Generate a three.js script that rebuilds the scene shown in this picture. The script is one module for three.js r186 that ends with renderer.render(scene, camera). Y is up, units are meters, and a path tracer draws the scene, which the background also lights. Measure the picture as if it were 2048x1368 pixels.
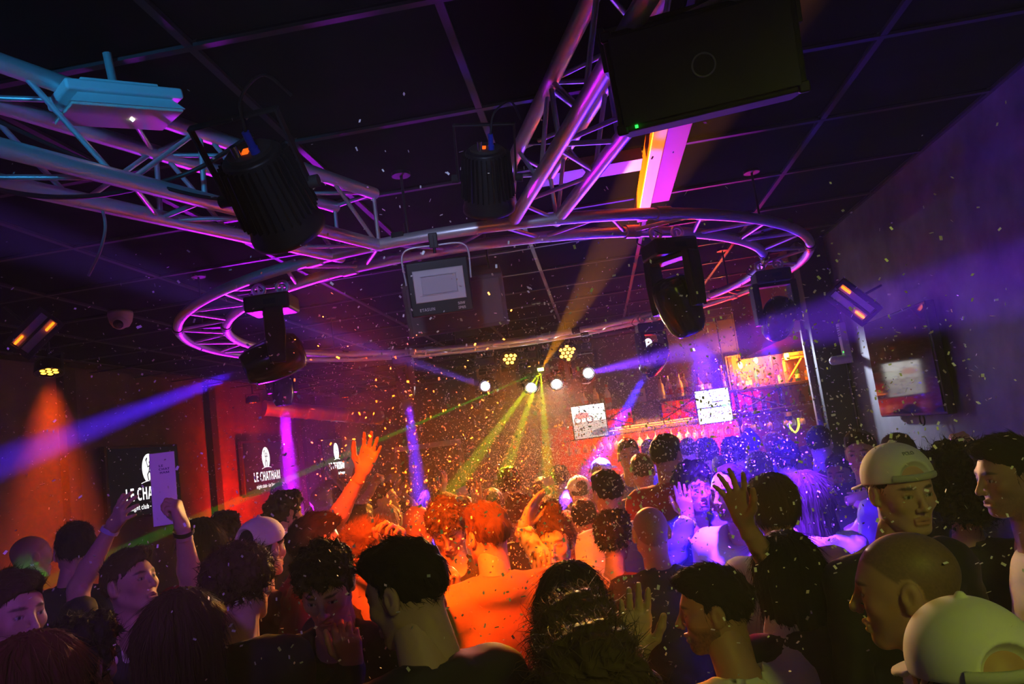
import * as THREE from 'three';
import { mergeGeometries, toCreasedNormals } from 'three/addons/utils/BufferGeometryUtils.js';
import { RoundedBoxGeometry } from 'three/addons/geometries/RoundedBoxGeometry.js';
import { TextGeometry } from 'three/addons/geometries/TextGeometry.js';
import { FontLoader } from 'three/addons/loaders/FontLoader.js';
import { RectAreaLightUniformsLib } from 'three/addons/lights/RectAreaLightUniformsLib.js';

// ---------------------------------------------------------------- camera, exposure, haze
const V = (x, y, z) => new THREE.Vector3(x, y, z);
const scene = new THREE.Scene();
scene.background = new THREE.Color(0x000000);
const camera = new THREE.PerspectiveCamera(49.03, 2048 / 1368, 0.05, 60);
camera.position.set(0, 1.97, 0);
camera.up.set(0.1463, 0.9827, 0.1130);          // the photographer tilts the camera by about eight degrees
camera.lookAt(-0.0992, 1.97 + 0.1283, -0.9868);
const renderer = new THREE.WebGLRenderer({ antialias: true });
renderer.toneMapping = THREE.LinearToneMapping;
renderer.toneMappingExposure = 1.35;
renderer.shadowMap.enabled = true;
RectAreaLightUniformsLib.init();
scene.fog = new THREE.FogExp2(0xffffff, 0.016);   // theatrical haze in the room

// every lamp calls this: a spot of light leaving the fitting's lens
function spot(name, from, to, color, intensity, deg, penumbra = 0.3, radius = 2) {
  const l = new THREE.SpotLight(color, intensity, 0, THREE.MathUtils.degToRad(deg), penumbra, 2);
  l.name = name; l.position.copy(from); l.target.position.copy(to);
  l.castShadow = true; l.shadow.radius = radius; l.shadow.mapSize.set(512, 512);
  scene.add(l); scene.add(l.target); return l;
}
function areaLight(name, at, look, w, h, color, intensity) {
  const l = new THREE.RectAreaLight(color, intensity, w, h);
  l.name = name; l.position.copy(at); l.lookAt(look); scene.add(l); return l;
}

// ---------------------------------------------------------------- helpers
let seed = 12345;
const rnd = () => { seed = (seed * 1664525 + 1013904223) >>> 0; return seed / 4294967296; };
const rr = (a, b) => a + (b - a) * rnd();
const taken = {};
function numbered(name) { const n = taken[name] = (taken[name] ?? -1) + 1; return n ? name + '_' + String(n).padStart(3, '0') : name; }
function tag(o, label, category, group, kind) {
  if (label) o.userData.label = label; if (category) o.userData.category = category;
  if (group) o.userData.group = group; if (kind) o.userData.kind = kind; return o;
}
function thing(name, label, category, pos = [0, 0, 0], group) {
  const o = new THREE.Group(); o.name = numbered(name); o.position.set(...pos); scene.add(o);
  return tag(o, label, category, group);
}
function struct(name, label) { const o = new THREE.Group(); o.name = numbered(name); scene.add(o); return tag(o, label, null, null, 'structure'); }
function part(name, geo, mat, parent) {
  const m = new THREE.Mesh(geo, mat); m.name = name; m.castShadow = m.receiveShadow = true; parent.add(m); return m;
}
function single(name, geo, mat, label, category, group) { const m = part(numbered(name), geo, mat, scene); return tag(m, label, category, group); }
const lin = (r, g, b) => new THREE.Color().setRGB(r, g, b);
const std = (c, rough = 0.6, metal = 0, o = {}) => new THREE.MeshStandardMaterial({ color: c instanceof THREE.Color ? c : new THREE.Color(c), roughness: rough, metalness: metal, ...o });
const glow = (c, k) => std(0x000000, 0.6, 0, { emissive: new THREE.Color(c), emissiveIntensity: k });
const box = (w, h, d, x = 0, y = 0, z = 0) => new THREE.BoxGeometry(w, h, d).translate(x, y, z);
const rbox = (w, h, d, r = 0.006, x = 0, y = 0, z = 0) => new RoundedBoxGeometry(w, h, d, 2, Math.min(r, w / 2.01, h / 2.01, d / 2.01)).translate(x, y, z);
const cyl = (r0, r1, h, n = 20, x = 0, y = 0, z = 0) => new THREE.CylinderGeometry(r0, r1, h, n).translate(x, y, z);
const clean = (g) => { const q = g.index ? g.toNonIndexed() : g; for (const k of Object.keys(q.attributes)) if (!['position', 'normal'].includes(k)) q.deleteAttribute(k); return q; };
const merge = (...gs) => mergeGeometries(gs.flat().map(clean));
const UPV = V(0, 1, 0);
function rod(a, b, r, n = 8) {                                        // a bar from a to b
  const d = b.clone().sub(a), g = new THREE.CylinderGeometry(r, r, d.length(), n);
  return g.applyQuaternion(new THREE.Quaternion().setFromUnitVectors(UPV, d.clone().normalize())).translate((a.x + b.x) / 2, (a.y + b.y) / 2, (a.z + b.z) / 2);
}
const wire = (pts, r, seg = 24) => new THREE.TubeGeometry(new THREE.CatmullRomCurve3(pts), seg, r, 6);
const fontBold = await new FontLoader().loadAsync('fonts/droid/droid_sans_bold.typeface.json');
function lettering(text, size, depth = 0.002) {
  const g = new TextGeometry(text, { font: fontBold, size, depth, curveSegments: 4, bevelEnabled: false });
  g.computeBoundingBox(); const b = g.boundingBox; return g.translate(-(b.max.x + b.min.x) / 2, -(b.max.y + b.min.y) / 2, 0);
}
// lattice noise
const H3 = (x, y, z) => { let h = Math.imul(x, 374761393) ^ Math.imul(y, 668265263) ^ Math.imul(z, 2147483647); h = Math.imul(h ^ (h >>> 13), 1274126177); return ((h ^ (h >>> 16)) >>> 0) / 4294967296; };
function noise(x, y, z) {
  const i = Math.floor(x), j = Math.floor(y), k = Math.floor(z); let u = x - i, v = y - j, w = z - k;
  u = u * u * (3 - 2 * u); v = v * v * (3 - 2 * v); w = w * w * (3 - 2 * w);
  const L = (a, b, t) => a + (b - a) * t;
  return L(L(L(H3(i, j, k), H3(i + 1, j, k), u), L(H3(i, j + 1, k), H3(i + 1, j + 1, k), u), v), L(L(H3(i, j, k + 1), H3(i + 1, j, k + 1), u), L(H3(i, j + 1, k + 1), H3(i + 1, j + 1, k + 1), u), v), w) * 2 - 1;
}
function noiseTexture(size, cells, lo, hi, oct = 4) {                 // tileable grey noise
  const d = new Uint8Array(size * size * 4), hsh = (x, y, n) => H3(((x % n) + n) % n, ((y % n) + n) % n, n);
  for (let y = 0; y < size; y++) for (let x = 0; x < size; x++) {
    let s = 0, a = 0.5, t = 0;
    for (let o = 0, n = cells; o < oct; o++, n *= 2, a /= 2) {
      const fx = x / size * n, fy = y / size * n, i = Math.floor(fx), j = Math.floor(fy), u = fx - i, v = fy - j;
      s += a * ((hsh(i, j, n) * (1 - u) + hsh(i + 1, j, n) * u) * (1 - v) + (hsh(i, j + 1, n) * (1 - u) + hsh(i + 1, j + 1, n) * u) * v); t += a;
    }
    const c = Math.round(255 * (lo + (hi - lo) * s / t)); d.set([c, c, c, 255], (y * size + x) * 4);
  }
  const tx = new THREE.DataTexture(d, size, size); tx.wrapS = tx.wrapT = THREE.RepeatWrapping; tx.magFilter = THREE.LinearFilter; tx.minFilter = THREE.LinearMipmapLinearFilter; tx.generateMipmaps = true; tx.needsUpdate = true; return tx;
}
const grime = noiseTexture(256, 8, 0.55, 1.0, 5); grime.colorSpace = THREE.SRGBColorSpace;
const rough1 = noiseTexture(256, 16, 0.5, 1.0, 4);
function metric(g) {                                                   // box uv in metres
  const p = g.attributes.position, n = g.attributes.normal, uv = new Float32Array(p.count * 2);
  for (let i = 0; i < p.count; i++) {
    const ax = Math.abs(n.getX(i)), ay = Math.abs(n.getY(i)), az = Math.abs(n.getZ(i));
    const [a, b] = ax > ay && ax > az ? [p.getZ(i), p.getY(i)] : ay > az ? [p.getX(i), p.getZ(i)] : [p.getX(i), p.getY(i)];
    uv[2 * i] = a; uv[2 * i + 1] = b;
  }
  g.setAttribute('uv', new THREE.BufferAttribute(uv, 2)); return g;
}
function canvasTexture(w, h, draw) {
  const c = document.createElement('canvas'); c.width = w; c.height = h; draw(c.getContext('2d'), w, h);
  const t = new THREE.CanvasTexture(c); t.colorSpace = THREE.SRGBColorSpace; return t;
}
// common materials
const M = {
  black: std(lin(0.012, 0.012, 0.014), 0.45), blackGloss: std(lin(0.01, 0.01, 0.012), 0.2), cabinet: std(lin(0.03, 0.028, 0.026), 0.7),
  alu: std(lin(0.72, 0.72, 0.74), 0.38, 0.6), chrome: std(lin(0.8, 0.8, 0.82), 0.2, 1), rubber: std(lin(0.015, 0.015, 0.015), 0.8), white: std(lin(0.75, 0.75, 0.74), 0.5),
  cable: std(lin(0.012, 0.012, 0.012), 0.5), blue: std(lin(0.02, 0.05, 0.55), 0.4), green: std(lin(0.06, 0.3, 0.1), 0.5), lime: std(lin(0.6, 0.75, 0.04), 0.5), grey: std(lin(0.25, 0.25, 0.26), 0.5), glassDark: std(lin(0.008, 0.008, 0.01), 0.06),
};

// ---------------------------------------------------------------- the room: x -4.8 to 1.85 (dance floor), bar alcove to 3.4, z 1.6 to -13.4, ceiling 3.15
const wallMat = std(lin(0.15, 0.135, 0.13), 0.55, 0, { map: grime, roughnessMap: rough1 });
const wallGrey = std(lin(0.3, 0.3, 0.31), 0.5, 0, { map: grime });
const darkMat = std(lin(0.02, 0.02, 0.022), 0.4);
const redWall = std(lin(0.33, 0.03, 0.025), 0.55, 0, { map: grime });
const X0 = -4.8, X1 = 1.85, XB = 3.4, Z0 = 1.6, Z1 = -13.4, CH = 3.15;
{
  const fl = struct('floor', 'dark scuffed club floor under the crowd');
  part('floor_slab', metric(box(XB - X0 + 0.4, 0.1, Z0 - Z1 + 0.4, (XB + X0) / 2, -0.051, (Z0 + Z1) / 2)), std(lin(0.03, 0.028, 0.03), 0.35, 0, { map: grime, roughnessMap: rough1 }), fl);
  const cl = struct('ceiling', 'black tiled suspended ceiling with thin metal grid');
  part('ceiling_slab', box(XB - X0 + 0.4, 0.1, Z0 - Z1 + 0.4, (XB + X0) / 2, CH + 0.09, (Z0 + Z1) / 2), darkMat, cl);
  const P = 0.7, tileMats = [0.008, 0.01, 0.0125].map((v) => new THREE.MeshPhysicalMaterial({ color: lin(v, v * 0.94, v * 0.98), roughness: 0.75, specularIntensity: 0.0, map: grime, roughnessMap: rough1 }));
  const tg = metric(rbox(P - 0.02, 0.02, P - 0.02, 0.004));
  const xs = [], zs = [];
  for (let x = -1.66 - 5 * P; x < X1 + P; x += P) xs.push(x);
  for (let z = -13.4 + 0.35; z < Z0 + P; z += P) zs.push(z);
  for (let i = 0; i < xs.length - 1; i++) for (let j = 0; j < zs.length - 1; j++) {
    if (xs[i] + P / 2 > X1 + 0.2 || xs[i] + P / 2 < X0) continue;
    const t = part('ceiling_tile', tg, tileMats[Math.floor(rnd() * 3)], cl); t.position.set(xs[i] + P / 2, CH + 0.022 + rr(0, 0.006), zs[j] + P / 2);
  }
  const bar = new THREE.MeshPhysicalMaterial({ color: lin(0.04, 0.036, 0.04), roughness: 0.5, specularIntensity: 0.2 });
  for (const x of xs) if (x > X0 && x < X1 + 0.1) part('ceiling_bar', box(0.024, 0.012, Z0 - Z1, x, CH + 0.006, (Z0 + Z1) / 2), bar, cl);
  for (const z of zs) if (z < Z0) part('ceiling_bar', box(X1 - X0, 0.01, 0.024, (X0 + X1) / 2, CH + 0.004, z), bar, cl);
  const wl = struct('wall_left', 'dark red lit side wall with the club screens');
  part('wall_panel', metric(box(0.12, CH + 0.1, Z0 - Z1, X0 - 0.06, CH / 2, (Z0 + Z1) / 2)), wallMat, wl);
  for (const z of [-6.35, -8.9, -11.7]) part('pilaster', metric(rbox(0.08, CH, 0.16, 0.006, X0 + 0.04, CH / 2, z)), darkMat, wl);
  const wb = struct('wall_back', 'grey back wall with a dark doorway');
  part('wall_panel', metric(box(1.15, CH + 0.1, 0.12, X0 + 0.575, CH / 2, Z1 - 0.06)), wallMat, wb);
  part('wall_panel', metric(box(XB - X0 - 2.25, CH + 0.1, 0.12, X0 + 2.25 + (XB - X0 - 2.25) / 2, CH / 2, Z1 - 0.06)), wallMat, wb);
  part('wall_panel', metric(box(1.1, CH - 2.05, 0.12, X0 + 1.7, 2.05 + (CH - 2.05) / 2, Z1 - 0.06)), wallMat, wb);
  const dr = struct('door_1', 'dark doorway with pale lintel in the back wall');
  part('door_leaf', rbox(1.08, 2.04, 0.05, 0.006, X0 + 1.7, 1.02, Z1 - 0.09), darkMat, dr);
  part('lintel', rbox(1.2, 0.09, 0.16, 0.006, X0 + 1.7, 2.07, Z1 + 0.04), std(lin(0.5, 0.55, 0.6), 0.35, 0.4), dr);
  for (const s of [-1, 1]) part('door_frame', rbox(0.08, 2.03, 0.12, 0.006, X0 + 1.7 + s * 0.58, 1.015, Z1 + 0.04), M.grey, dr);
  const wr = struct('wall_right', 'pale grey side wall carrying the mirror black television');
  part('wall_panel', metric(box(0.12, CH + 0.1, Z0 + 5.72, X1 + 0.06, CH / 2, (Z0 - 5.72) / 2)), wallGrey, wr);
  part('alcove_side_panel', metric(box(0.12, CH + 0.1, -5.9 - Z1, XB + 0.06, CH / 2, (Z1 - 5.9) / 2)), redWall, wr);
  const wn = struct('wall_near', 'dark wall behind the photographer');
  part('wall_panel', metric(box(XB - X0, CH + 0.1, 0.12, (XB + X0) / 2, CH / 2, Z0 + 0.06)), wallMat, wn);
  part('wall_panel', metric(box(XB - X1, CH + 0.1, 0.12, (XB + X1) / 2, CH / 2, -5.72)), wallMat, wn);
  const so = struct('trim_1', 'dropped bulkhead above the bar alcove');
  part('bulkhead', metric(box(XB - 1.62, CH - 2.5, 2.5, (XB + 1.62) / 2, 2.5 + (CH - 2.5) / 2, -7.15)), std(lin(0.1, 0.05, 0.05), 0.5, 0, { map: grime }), so);
  const pc = struct('pillar', 'black pillar with a pale worn edge beside the bar');
  part('pillar_core', rbox(0.24, CH, 0.2, 0.006, 1.76, CH / 2, -5.83), std(lin(0.012, 0.012, 0.016), 0.5), pc);
  part('edge_strip', metric(rbox(0.045, 2.5, 0.05, 0.006, 1.625, 1.25, -5.87)), std(lin(0.55, 0.53, 0.52), 0.4, 0.2, { map: grime }), pc);
  part('conduit', cyl(0.012, 0.012, 2.2, 10, 1.835, 1.1, -5.7), M.blackGloss, pc);
}

// ---------------------------------------------------------------- circular truss
const RC = V(-0.54, 2.82, -4.8), RO = 1.92, RI = 1.67;
const ringPoint = (a, r, y = 2.82) => V(RC.x + r * Math.cos(a), y, RC.z + r * Math.sin(a));
{
  const t = thing('ring_truss', 'large circular aluminium truss ring hung under the ceiling', 'truss', [RC.x, RC.y, RC.z]);
  for (const [n, r] of [['outer_chord', RO], ['inner_chord', RI]]) part(n, new THREE.TorusGeometry(r, 0.025, 14, 160).rotateX(Math.PI / 2), M.alu, t);
  const N = 52, bg = {};
  for (let i = 0; i < N; i++) {
    const a0 = i / N * Math.PI * 2, a1 = (i + 0.9) / N * Math.PI * 2, f = i % 2;
    const p = ringPoint(a0, f ? RI : RO).sub(RC), q = ringPoint(a1, f ? RO : RI).sub(RC);
    part('brace', rod(p, q, 0.0095), M.alu, t);
  }
  for (let k = 0; k < 8; k++) {                                       // joints between the bent segments
    const a = k / 8 * Math.PI * 2 + 0.28;
    for (const r of [RO, RI]) part('coupler', new THREE.CylinderGeometry(0.031, 0.031, 0.07, 14).rotateX(Math.PI / 2).rotateY(-a).translate(r * Math.cos(a), 0, r * Math.sin(a)), k % 3 ? M.alu : M.black, t);
  }
  for (let k = 0; k < 6; k++) {                                       // steel drops to the ceiling
    const a = k / 6 * Math.PI * 2 + 0.6, p = ringPoint(a, (RO + RI) / 2).sub(RC);
    part('hanger', merge(rod(p.clone(), V(p.x, CH - RC.y, p.z), 0.006), box(0.05, 0.02, 0.3, 0, 0, 0).rotateY(-a + Math.PI / 2).translate(p.x, 0.02, p.z), cyl(0.04, 0.04, 0.015, 14, p.x, CH - RC.y - 0.008, p.z)), M.black, t);
  }
}
// straight box trusses
function boxTruss(label, a, dir, len, w, h, y) {
  const d = V(dir[0], 0, dir[1]).normalize(), s = V(-d.z, 0, d.x), t = thing('box_truss', label, 'truss', [a[0], y, a[1]]);
  const at = (l, u, v) => d.clone().multiplyScalar(l).addScaledVector(s, u).add(V(0, v, 0));
  const C = [[-w / 2, 0], [w / 2, 0], [-w / 2, h], [w / 2, h]];
  for (const [u, v] of C) part('chord', rod(at(0, u, v), at(len, u, v), 0.0245, 14), M.alu, t);
  const n = Math.round(len / 0.27), st = len / n;
  for (let i = 0; i < n; i++) {
    const l0 = i * st, l1 = (i + 1) * st, f = i % 2;
    for (const [p, q] of [[C[0], C[1]], [C[2], C[3]], [C[0], C[2]], [C[1], C[3]]]) {
      const [b, c] = f ? [q, p] : [p, q];
      part('brace', rod(at(l0 + 0.02, ...b), at(l1 - 0.02, ...c), 0.008, 7), M.alu, t);
    }
    if (i % 3 === 0) for (const [p, q] of [[C[0], C[1]], [C[0], C[2]], [C[1], C[3]], [C[2], C[3]]]) part('strut', rod(at(l0 + 0.01, ...p), at(l0 + 0.01, ...q), 0.0085, 7), M.alu, t);
  }
  for (const l of [0.35, len - 0.3]) part('hanger', merge(rod(at(l, 0, h), at(l, 0, CH - y), 0.007), rod(at(l, -w / 2, h), at(l, w / 2, h), 0.012)), M.black, t);
  return { t, at, d, s };
}
const trL = boxTruss('straight box truss running to the ring from the upper left', [-0.87, -2.95], [-0.47, 1.16], 3.1, 0.21, 0.22, 2.82);
const trC = boxTruss('straight box truss running toward the camera beside the hung speaker', [-0.145, -2.98], [0.3, 0.956], 2.9, 0.19, 0.2, 2.83);

// ---------------------------------------------------------------- moving heads on the ring
const mhBase = rbox(0.27, 0.1, 0.22, 0.018), mhYoke = (() => {
  const s = new THREE.Shape(); s.moveTo(-0.045, 0.02); s.lineTo(0.045, 0.02); s.lineTo(0.05, -0.12); s.lineTo(0.036, -0.29); s.lineTo(-0.036, -0.29); s.lineTo(-0.05, -0.12); s.closePath();
  const arm = new THREE.ExtrudeGeometry(s, { depth: 0.035, bevelEnabled: true, bevelSize: 0.008, bevelThickness: 0.008, bevelSegments: 2 }).rotateY(Math.PI / 2);
  return merge(arm.clone().translate(-0.165, 0, 0), arm.clone().translate(0.13, 0, 0), rbox(0.33, 0.035, 0.1, 0.012, 0, 0.012, 0));
})();
const mhHead = new THREE.LatheGeometry([[0.001, 0.16], [0.05, 0.158], [0.085, 0.14], [0.1, 0.1], [0.108, 0.03], [0.106, -0.06], [0.092, -0.15], [0.075, -0.185], [0.07, -0.195], [0.06, -0.195], [0.057, -0.175]].map(([x, y]) => new THREE.Vector2(x, y)), 28);
mhHead.scale(1.18, 1, 1.18);
const mhVents = merge([0.06, 0.04, 0.02, 0, -0.02].map((y) => rbox(0.09, 0.007, 0.02, 0.002, 0, y, 0.122)));
const lensGeo = new THREE.CircleGeometry(0.058, 12).rotateX(Math.PI / 2).translate(0, -0.186, 0);
const clampGeo = merge(new THREE.TorusGeometry(0.034, 0.011, 8, 18).translate(0, 0.05, 0), rbox(0.05, 0.03, 0.04, 0.005, 0, 0.008, 0), cyl(0.008, 0.008, 0.08, 8, 0, 0.02, 0));
function movingHead(label, pos, pan, target, lampColor, opt = {}) {
  const s = opt.s ?? 1, t = thing('moving_head', label, 'stage light', pos, opt.group ?? 'moving heads on the ring'); t.scale.setScalar(s); t.rotation.y = pan;
  part('base', mhBase, M.black, t).position.y = -0.06;
  part('clamp', clampGeo, M.alu, t).position.set(-0.07, -0.01, 0); part('clamp', clampGeo, M.alu, t).position.set(0.07, -0.01, 0);
  part('display', rbox(0.07, 0.03, 0.004, 0.001, 0.02, -0.06, 0.111), std(lin(0.02, 0.03, 0.05), 0.1), t);
  part('power_plug', rbox(0.03, 0.028, 0.05, 0.006, -0.09, -0.05, -0.13), M.blue, t);
  part('safety_cable', wire([V(-0.1, -0.03, -0.05), V(-0.16, 0.02, -0.08), V(-0.1, 0.08, -0.03), V(-0.04, 0.03, 0.02)], 0.004), M.cable, t);
  const y = part('yoke', mhYoke, M.black, t); y.position.y = -0.13;
  t.updateMatrixWorld(true);
  // turn the yoke round its pan axis, then tilt the head toward the target
  const local = t.worldToLocal(target.clone()), pv = V(0, -0.38, 0), d = local.sub(pv).normalize();
  const yaw = Math.atan2(d.x, d.z); y.rotation.y = yaw;
  const hd = new THREE.Mesh(mhHead, M.blackGloss); hd.name = 'head'; hd.castShadow = hd.receiveShadow = true; hd.position.copy(pv); t.add(hd);
  const side = V(Math.cos(yaw), 0, -Math.sin(yaw)), dn = d.clone().negate(), bz = side.clone().cross(dn);
  hd.quaternion.setFromRotationMatrix(new THREE.Matrix4().makeBasis(side, dn, bz));
  part('vent', mhVents, M.grey, hd);
  const on = lampColor != null;
  part('lens', lensGeo, on ? glow(lampColor, opt.glow ?? 6) : std(lin(0.05, 0.05, 0.06), 0.05), hd);
  t.updateMatrixWorld(true);
  const from = hd.localToWorld(V(0, -0.24, 0));
  if (on && opt.I) spot('moving_head_beam', from, target, opt.lc ?? lampColor, opt.I, opt.deg ?? 4, opt.pen ?? 0.25, opt.rad ?? 1.2);
  return { t, from };
}
// big par cans with cooling fins
function parCan(label, pos, target, color, I, deg, opt = {}) {
  const t = thing('par_can', label, 'stage light', pos, opt.group); const s = opt.s ?? 1; t.scale.setScalar(s);
  const dir = target.clone().sub(V(...pos)).normalize(), q = new THREE.Quaternion().setFromUnitVectors(V(0, -1, 0), dir); t.quaternion.copy(q);
  part('housing', new THREE.LatheGeometry([[0.001, 0.135], [0.085, 0.135], [0.094, 0.125], [0.1, 0.05], [0.118, -0.12], [0.124, -0.135], [0.124, -0.155], [0.112, -0.155], [0.108, -0.14], [0.001, -0.138]].map(([x, y]) => new THREE.Vector2(x, y)), 36), M.black, t);
  const fin = box(0.02, 0.2, 0.004, 0.112, 0.01, 0).rotateZ(0.085);
  for (let k = 0; k < 30; k++) { const f = part('fin', fin, M.blackGloss, t); f.rotation.y = k / 30 * Math.PI * 2; }
  part('rear_panel', cyl(0.07, 0.07, 0.012, 28, 0, 0.14, 0), M.cabinet, t);
  part('power_plug', merge(cyl(0.012, 0.012, 0.07, 12, 0.03, 0.18, 0.03), cyl(0.015, 0.015, 0.02, 12, 0.03, 0.155, 0.03)), M.blue, t);
  part('signal_plug', cyl(0.012, 0.012, 0.045, 12, -0.02, 0.165, 0.045), M.chrome, t);
  part('switch', box(0.018, 0.008, 0.026, -0.005, 0.149, 0.012), glow(0xff5a10, 1.2), t);
  part('cable', wire([V(0.03, 0.21, 0.03), V(0.05, 0.3, 0.0), V(0.12, 0.33, -0.06), V(0.16, 0.24, -0.1)], 0.005), M.cable, t);
  part('yoke', merge([-1, 1].map((k) => rbox(0.008, 0.26, 0.03, 0.002, k * 0.135, 0.12, 0)), rbox(0.28, 0.008, 0.03, 0.002, 0, 0.25, 0)), M.black, t);
  for (const k of [-1, 1]) part('yoke_knob', cyl(0.02, 0.02, 0.03, 12).rotateZ(Math.PI / 2).translate(k * 0.15, 0, 0), M.rubber, t);
  const lens = part('lens', new THREE.CircleGeometry(0.106, 14).rotateX(Math.PI / 2).translate(0, -0.146, 0), color ? glow(color, opt.glow ?? 1.5) : std(0x222222, 0.1), t);
  if (color && I) { t.updateMatrixWorld(true); spot('par_can_beam', t.localToWorld(V(0, -0.17, 0)), target, color, I, deg, opt.pen ?? 0.6, opt.rad ?? 5); }
  return t;
}
// small led pars with visible emitters
function ledPar(label, pos, target, color, n, I, deg, opt = {}) {
  const t = thing('led_par', label, 'stage light', pos, 'amber led pars'), dir = target.clone().sub(V(...pos)).normalize();
  t.quaternion.setFromUnitVectors(V(0, -1, 0), dir); t.scale.setScalar(opt.s ?? 1);
  part('housing', new THREE.LatheGeometry([[0.001, 0.06], [0.07, 0.06], [0.095, 0.03], [0.1, -0.03], [0.1, -0.045], [0.092, -0.045], [0.092, -0.03], [0.001, -0.03]].map(([x, y]) => new THREE.Vector2(x, y)), 30), M.black, t);
  const em = glow(opt.face ?? color, opt.glow ?? 12), eg = new THREE.ConeGeometry(0.0185, 0.008, 8, 1, true).rotateX(Math.PI).translate(0, -0.036, 0);
  const spots = [[0, 0]]; for (let k = 0; k < 6; k++) spots.push([0.046 * Math.cos(k * Math.PI / 3), 0.046 * Math.sin(k * Math.PI / 3)]);
  for (let k = 0; k < 6; k++) spots.push([0.0765 * Math.cos((k + 0.5) * Math.PI / 3), 0.0765 * Math.sin((k + 0.5) * Math.PI / 3)]);
  for (const [x, z] of spots.slice(0, n)) part('led_emitter', eg, em, t).position.set(x, 0, z);
  part('bracket', merge([-1, 1].map((k) => rbox(0.006, 0.12, 0.025, 0.002, k * 0.106, 0.03, 0)), rbox(0.22, 0.006, 0.025, 0.002, 0, 0.09, 0)), M.black, t);
  t.updateMatrixWorld(true);
  spot('led_par_beam', t.localToWorld(V(0, -0.06, 0)), target, color, I, deg, opt.pen ?? 0.5, opt.rad ?? 4);
  const top = t.localToWorld(V(0, 0.09, 0));
  if (opt.drop !== 0) { const r = rod(top, V(top.x, opt.drop ?? CH, top.z), 0.01); r.translate(-pos[0], -pos[1], -pos[2]); r.applyQuaternion(t.quaternion.clone().invert()); r.scale(1 / (opt.s ?? 1), 1 / (opt.s ?? 1), 1 / (opt.s ?? 1)); part('drop_tube', r, M.black, t); }
  return t;
}

// ---------------------------------------------------------------- the fixtures in place
const C = { violet: 0x4a18ff, blue: 0x2a20ff, magenta: 0xc012ff, amber: 0xff7a10, orange: 0xff4a06, white: 0xfff4e0, pink: 0xff2a90 };
const mh = [];
mh.push(movingHead('moving head on the near ring shining a blue beam to the left', [-1.38, 2.76, -3.2], 0.1, V(-2.26, 2.18, -2.79), C.violet, { I: 1300, deg: 4.2, s: 0.76, glow: 5 }));
mh.push(movingHead('moving head on the near right of the ring shining a blue beam onto the crowd', [0.42, 2.76, -3.35], 0.35, V(0.7, 1.5, -3.62), C.violet, { I: 170, deg: 33, s: 0.76, glow: 5, pen: 0.5 }));
mh.push(movingHead('dim moving head at the right end of the ring washing the bar crowd blue', [1.13, 2.76, -4.54], 0, V(1.0, 1.5, -6.0), 0x2a10ff, { I: 110, deg: 28, s: 0.76, glow: 1, pen: 0.7 }));
mh.push(movingHead('moving head on the far ring shining a blue beam to the lower left', [0.51, 2.76, -6.12], 0.1, V(0.1, 1.9, -6.7), C.blue, { I: 3000, deg: 5, s: 0.78 }));
mh.push(movingHead('moving head on the far left of the ring shining a violet beam straight down', [-1.55, 2.78, -6.13], 0.1, V(-1.54, 0.8, -6.14), C.violet, { I: 4200, deg: 4, s: 0.62, rad: 2 }));
mh.push(movingHead('moving head at the left end of the ring shining a magenta beam straight down', [-2.18, 2.78, -5.1], 0.1, V(-2.2, 0.8, -5.12), C.magenta, { I: 4200, deg: 4.6, s: 0.62, rad: 2 }));

parCan('finned par can clamped to the left truss with a lit orange switch', [-0.78, 2.71, -1.86], V(-0.7, 1.5, -3.25), C.orange, 64, 23, { s: 0.85, group: 'finned par cans' });
parCan('finned par can beside the middle truss with a blue power plug', [-0.25, 2.84, -2.4], V(-0.5, 1.4, -3.6), C.amber, 15, 22, { s: 0.72, group: 'finned par cans' });
ledPar('amber led par with seven emitters hanging at the far left', [-3.95, 2.95, -5.1], V(-3.65, 1.0, -4.65), C.orange, 7, 380, 18, { face: 0xffb030, glow: 6 });
ledPar('amber led par with eight emitters left of the bright centre lights', [-0.8, 2.79, -7.5], V(-1.0, 1.2, -5.0), 0xff5a08, 8, 60, 24, { face: 0xff9a30, glow: 9 });
ledPar('amber led par with twelve emitters above the bright centre lights', [-0.21, 2.77, -7.5], V(-0.35, 1.2, -5.2), 0xff2a06, 12, 100, 26, { face: 0xff9a30, glow: 9 });
ledPar('orange downlight in front of the back wall', [-3.64, 2.95, -10.74], V(-3.64, 0, -10.7), C.orange, 7, 90, 11, { glow: 4, s: 0.9 });
ledPar('orange downlight by the left wall behind the moving heads', [-4.5, 2.95, -9.54], V(-4.55, 0, -9.5), C.orange, 7, 90, 13, { glow: 4, s: 0.9 });

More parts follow.
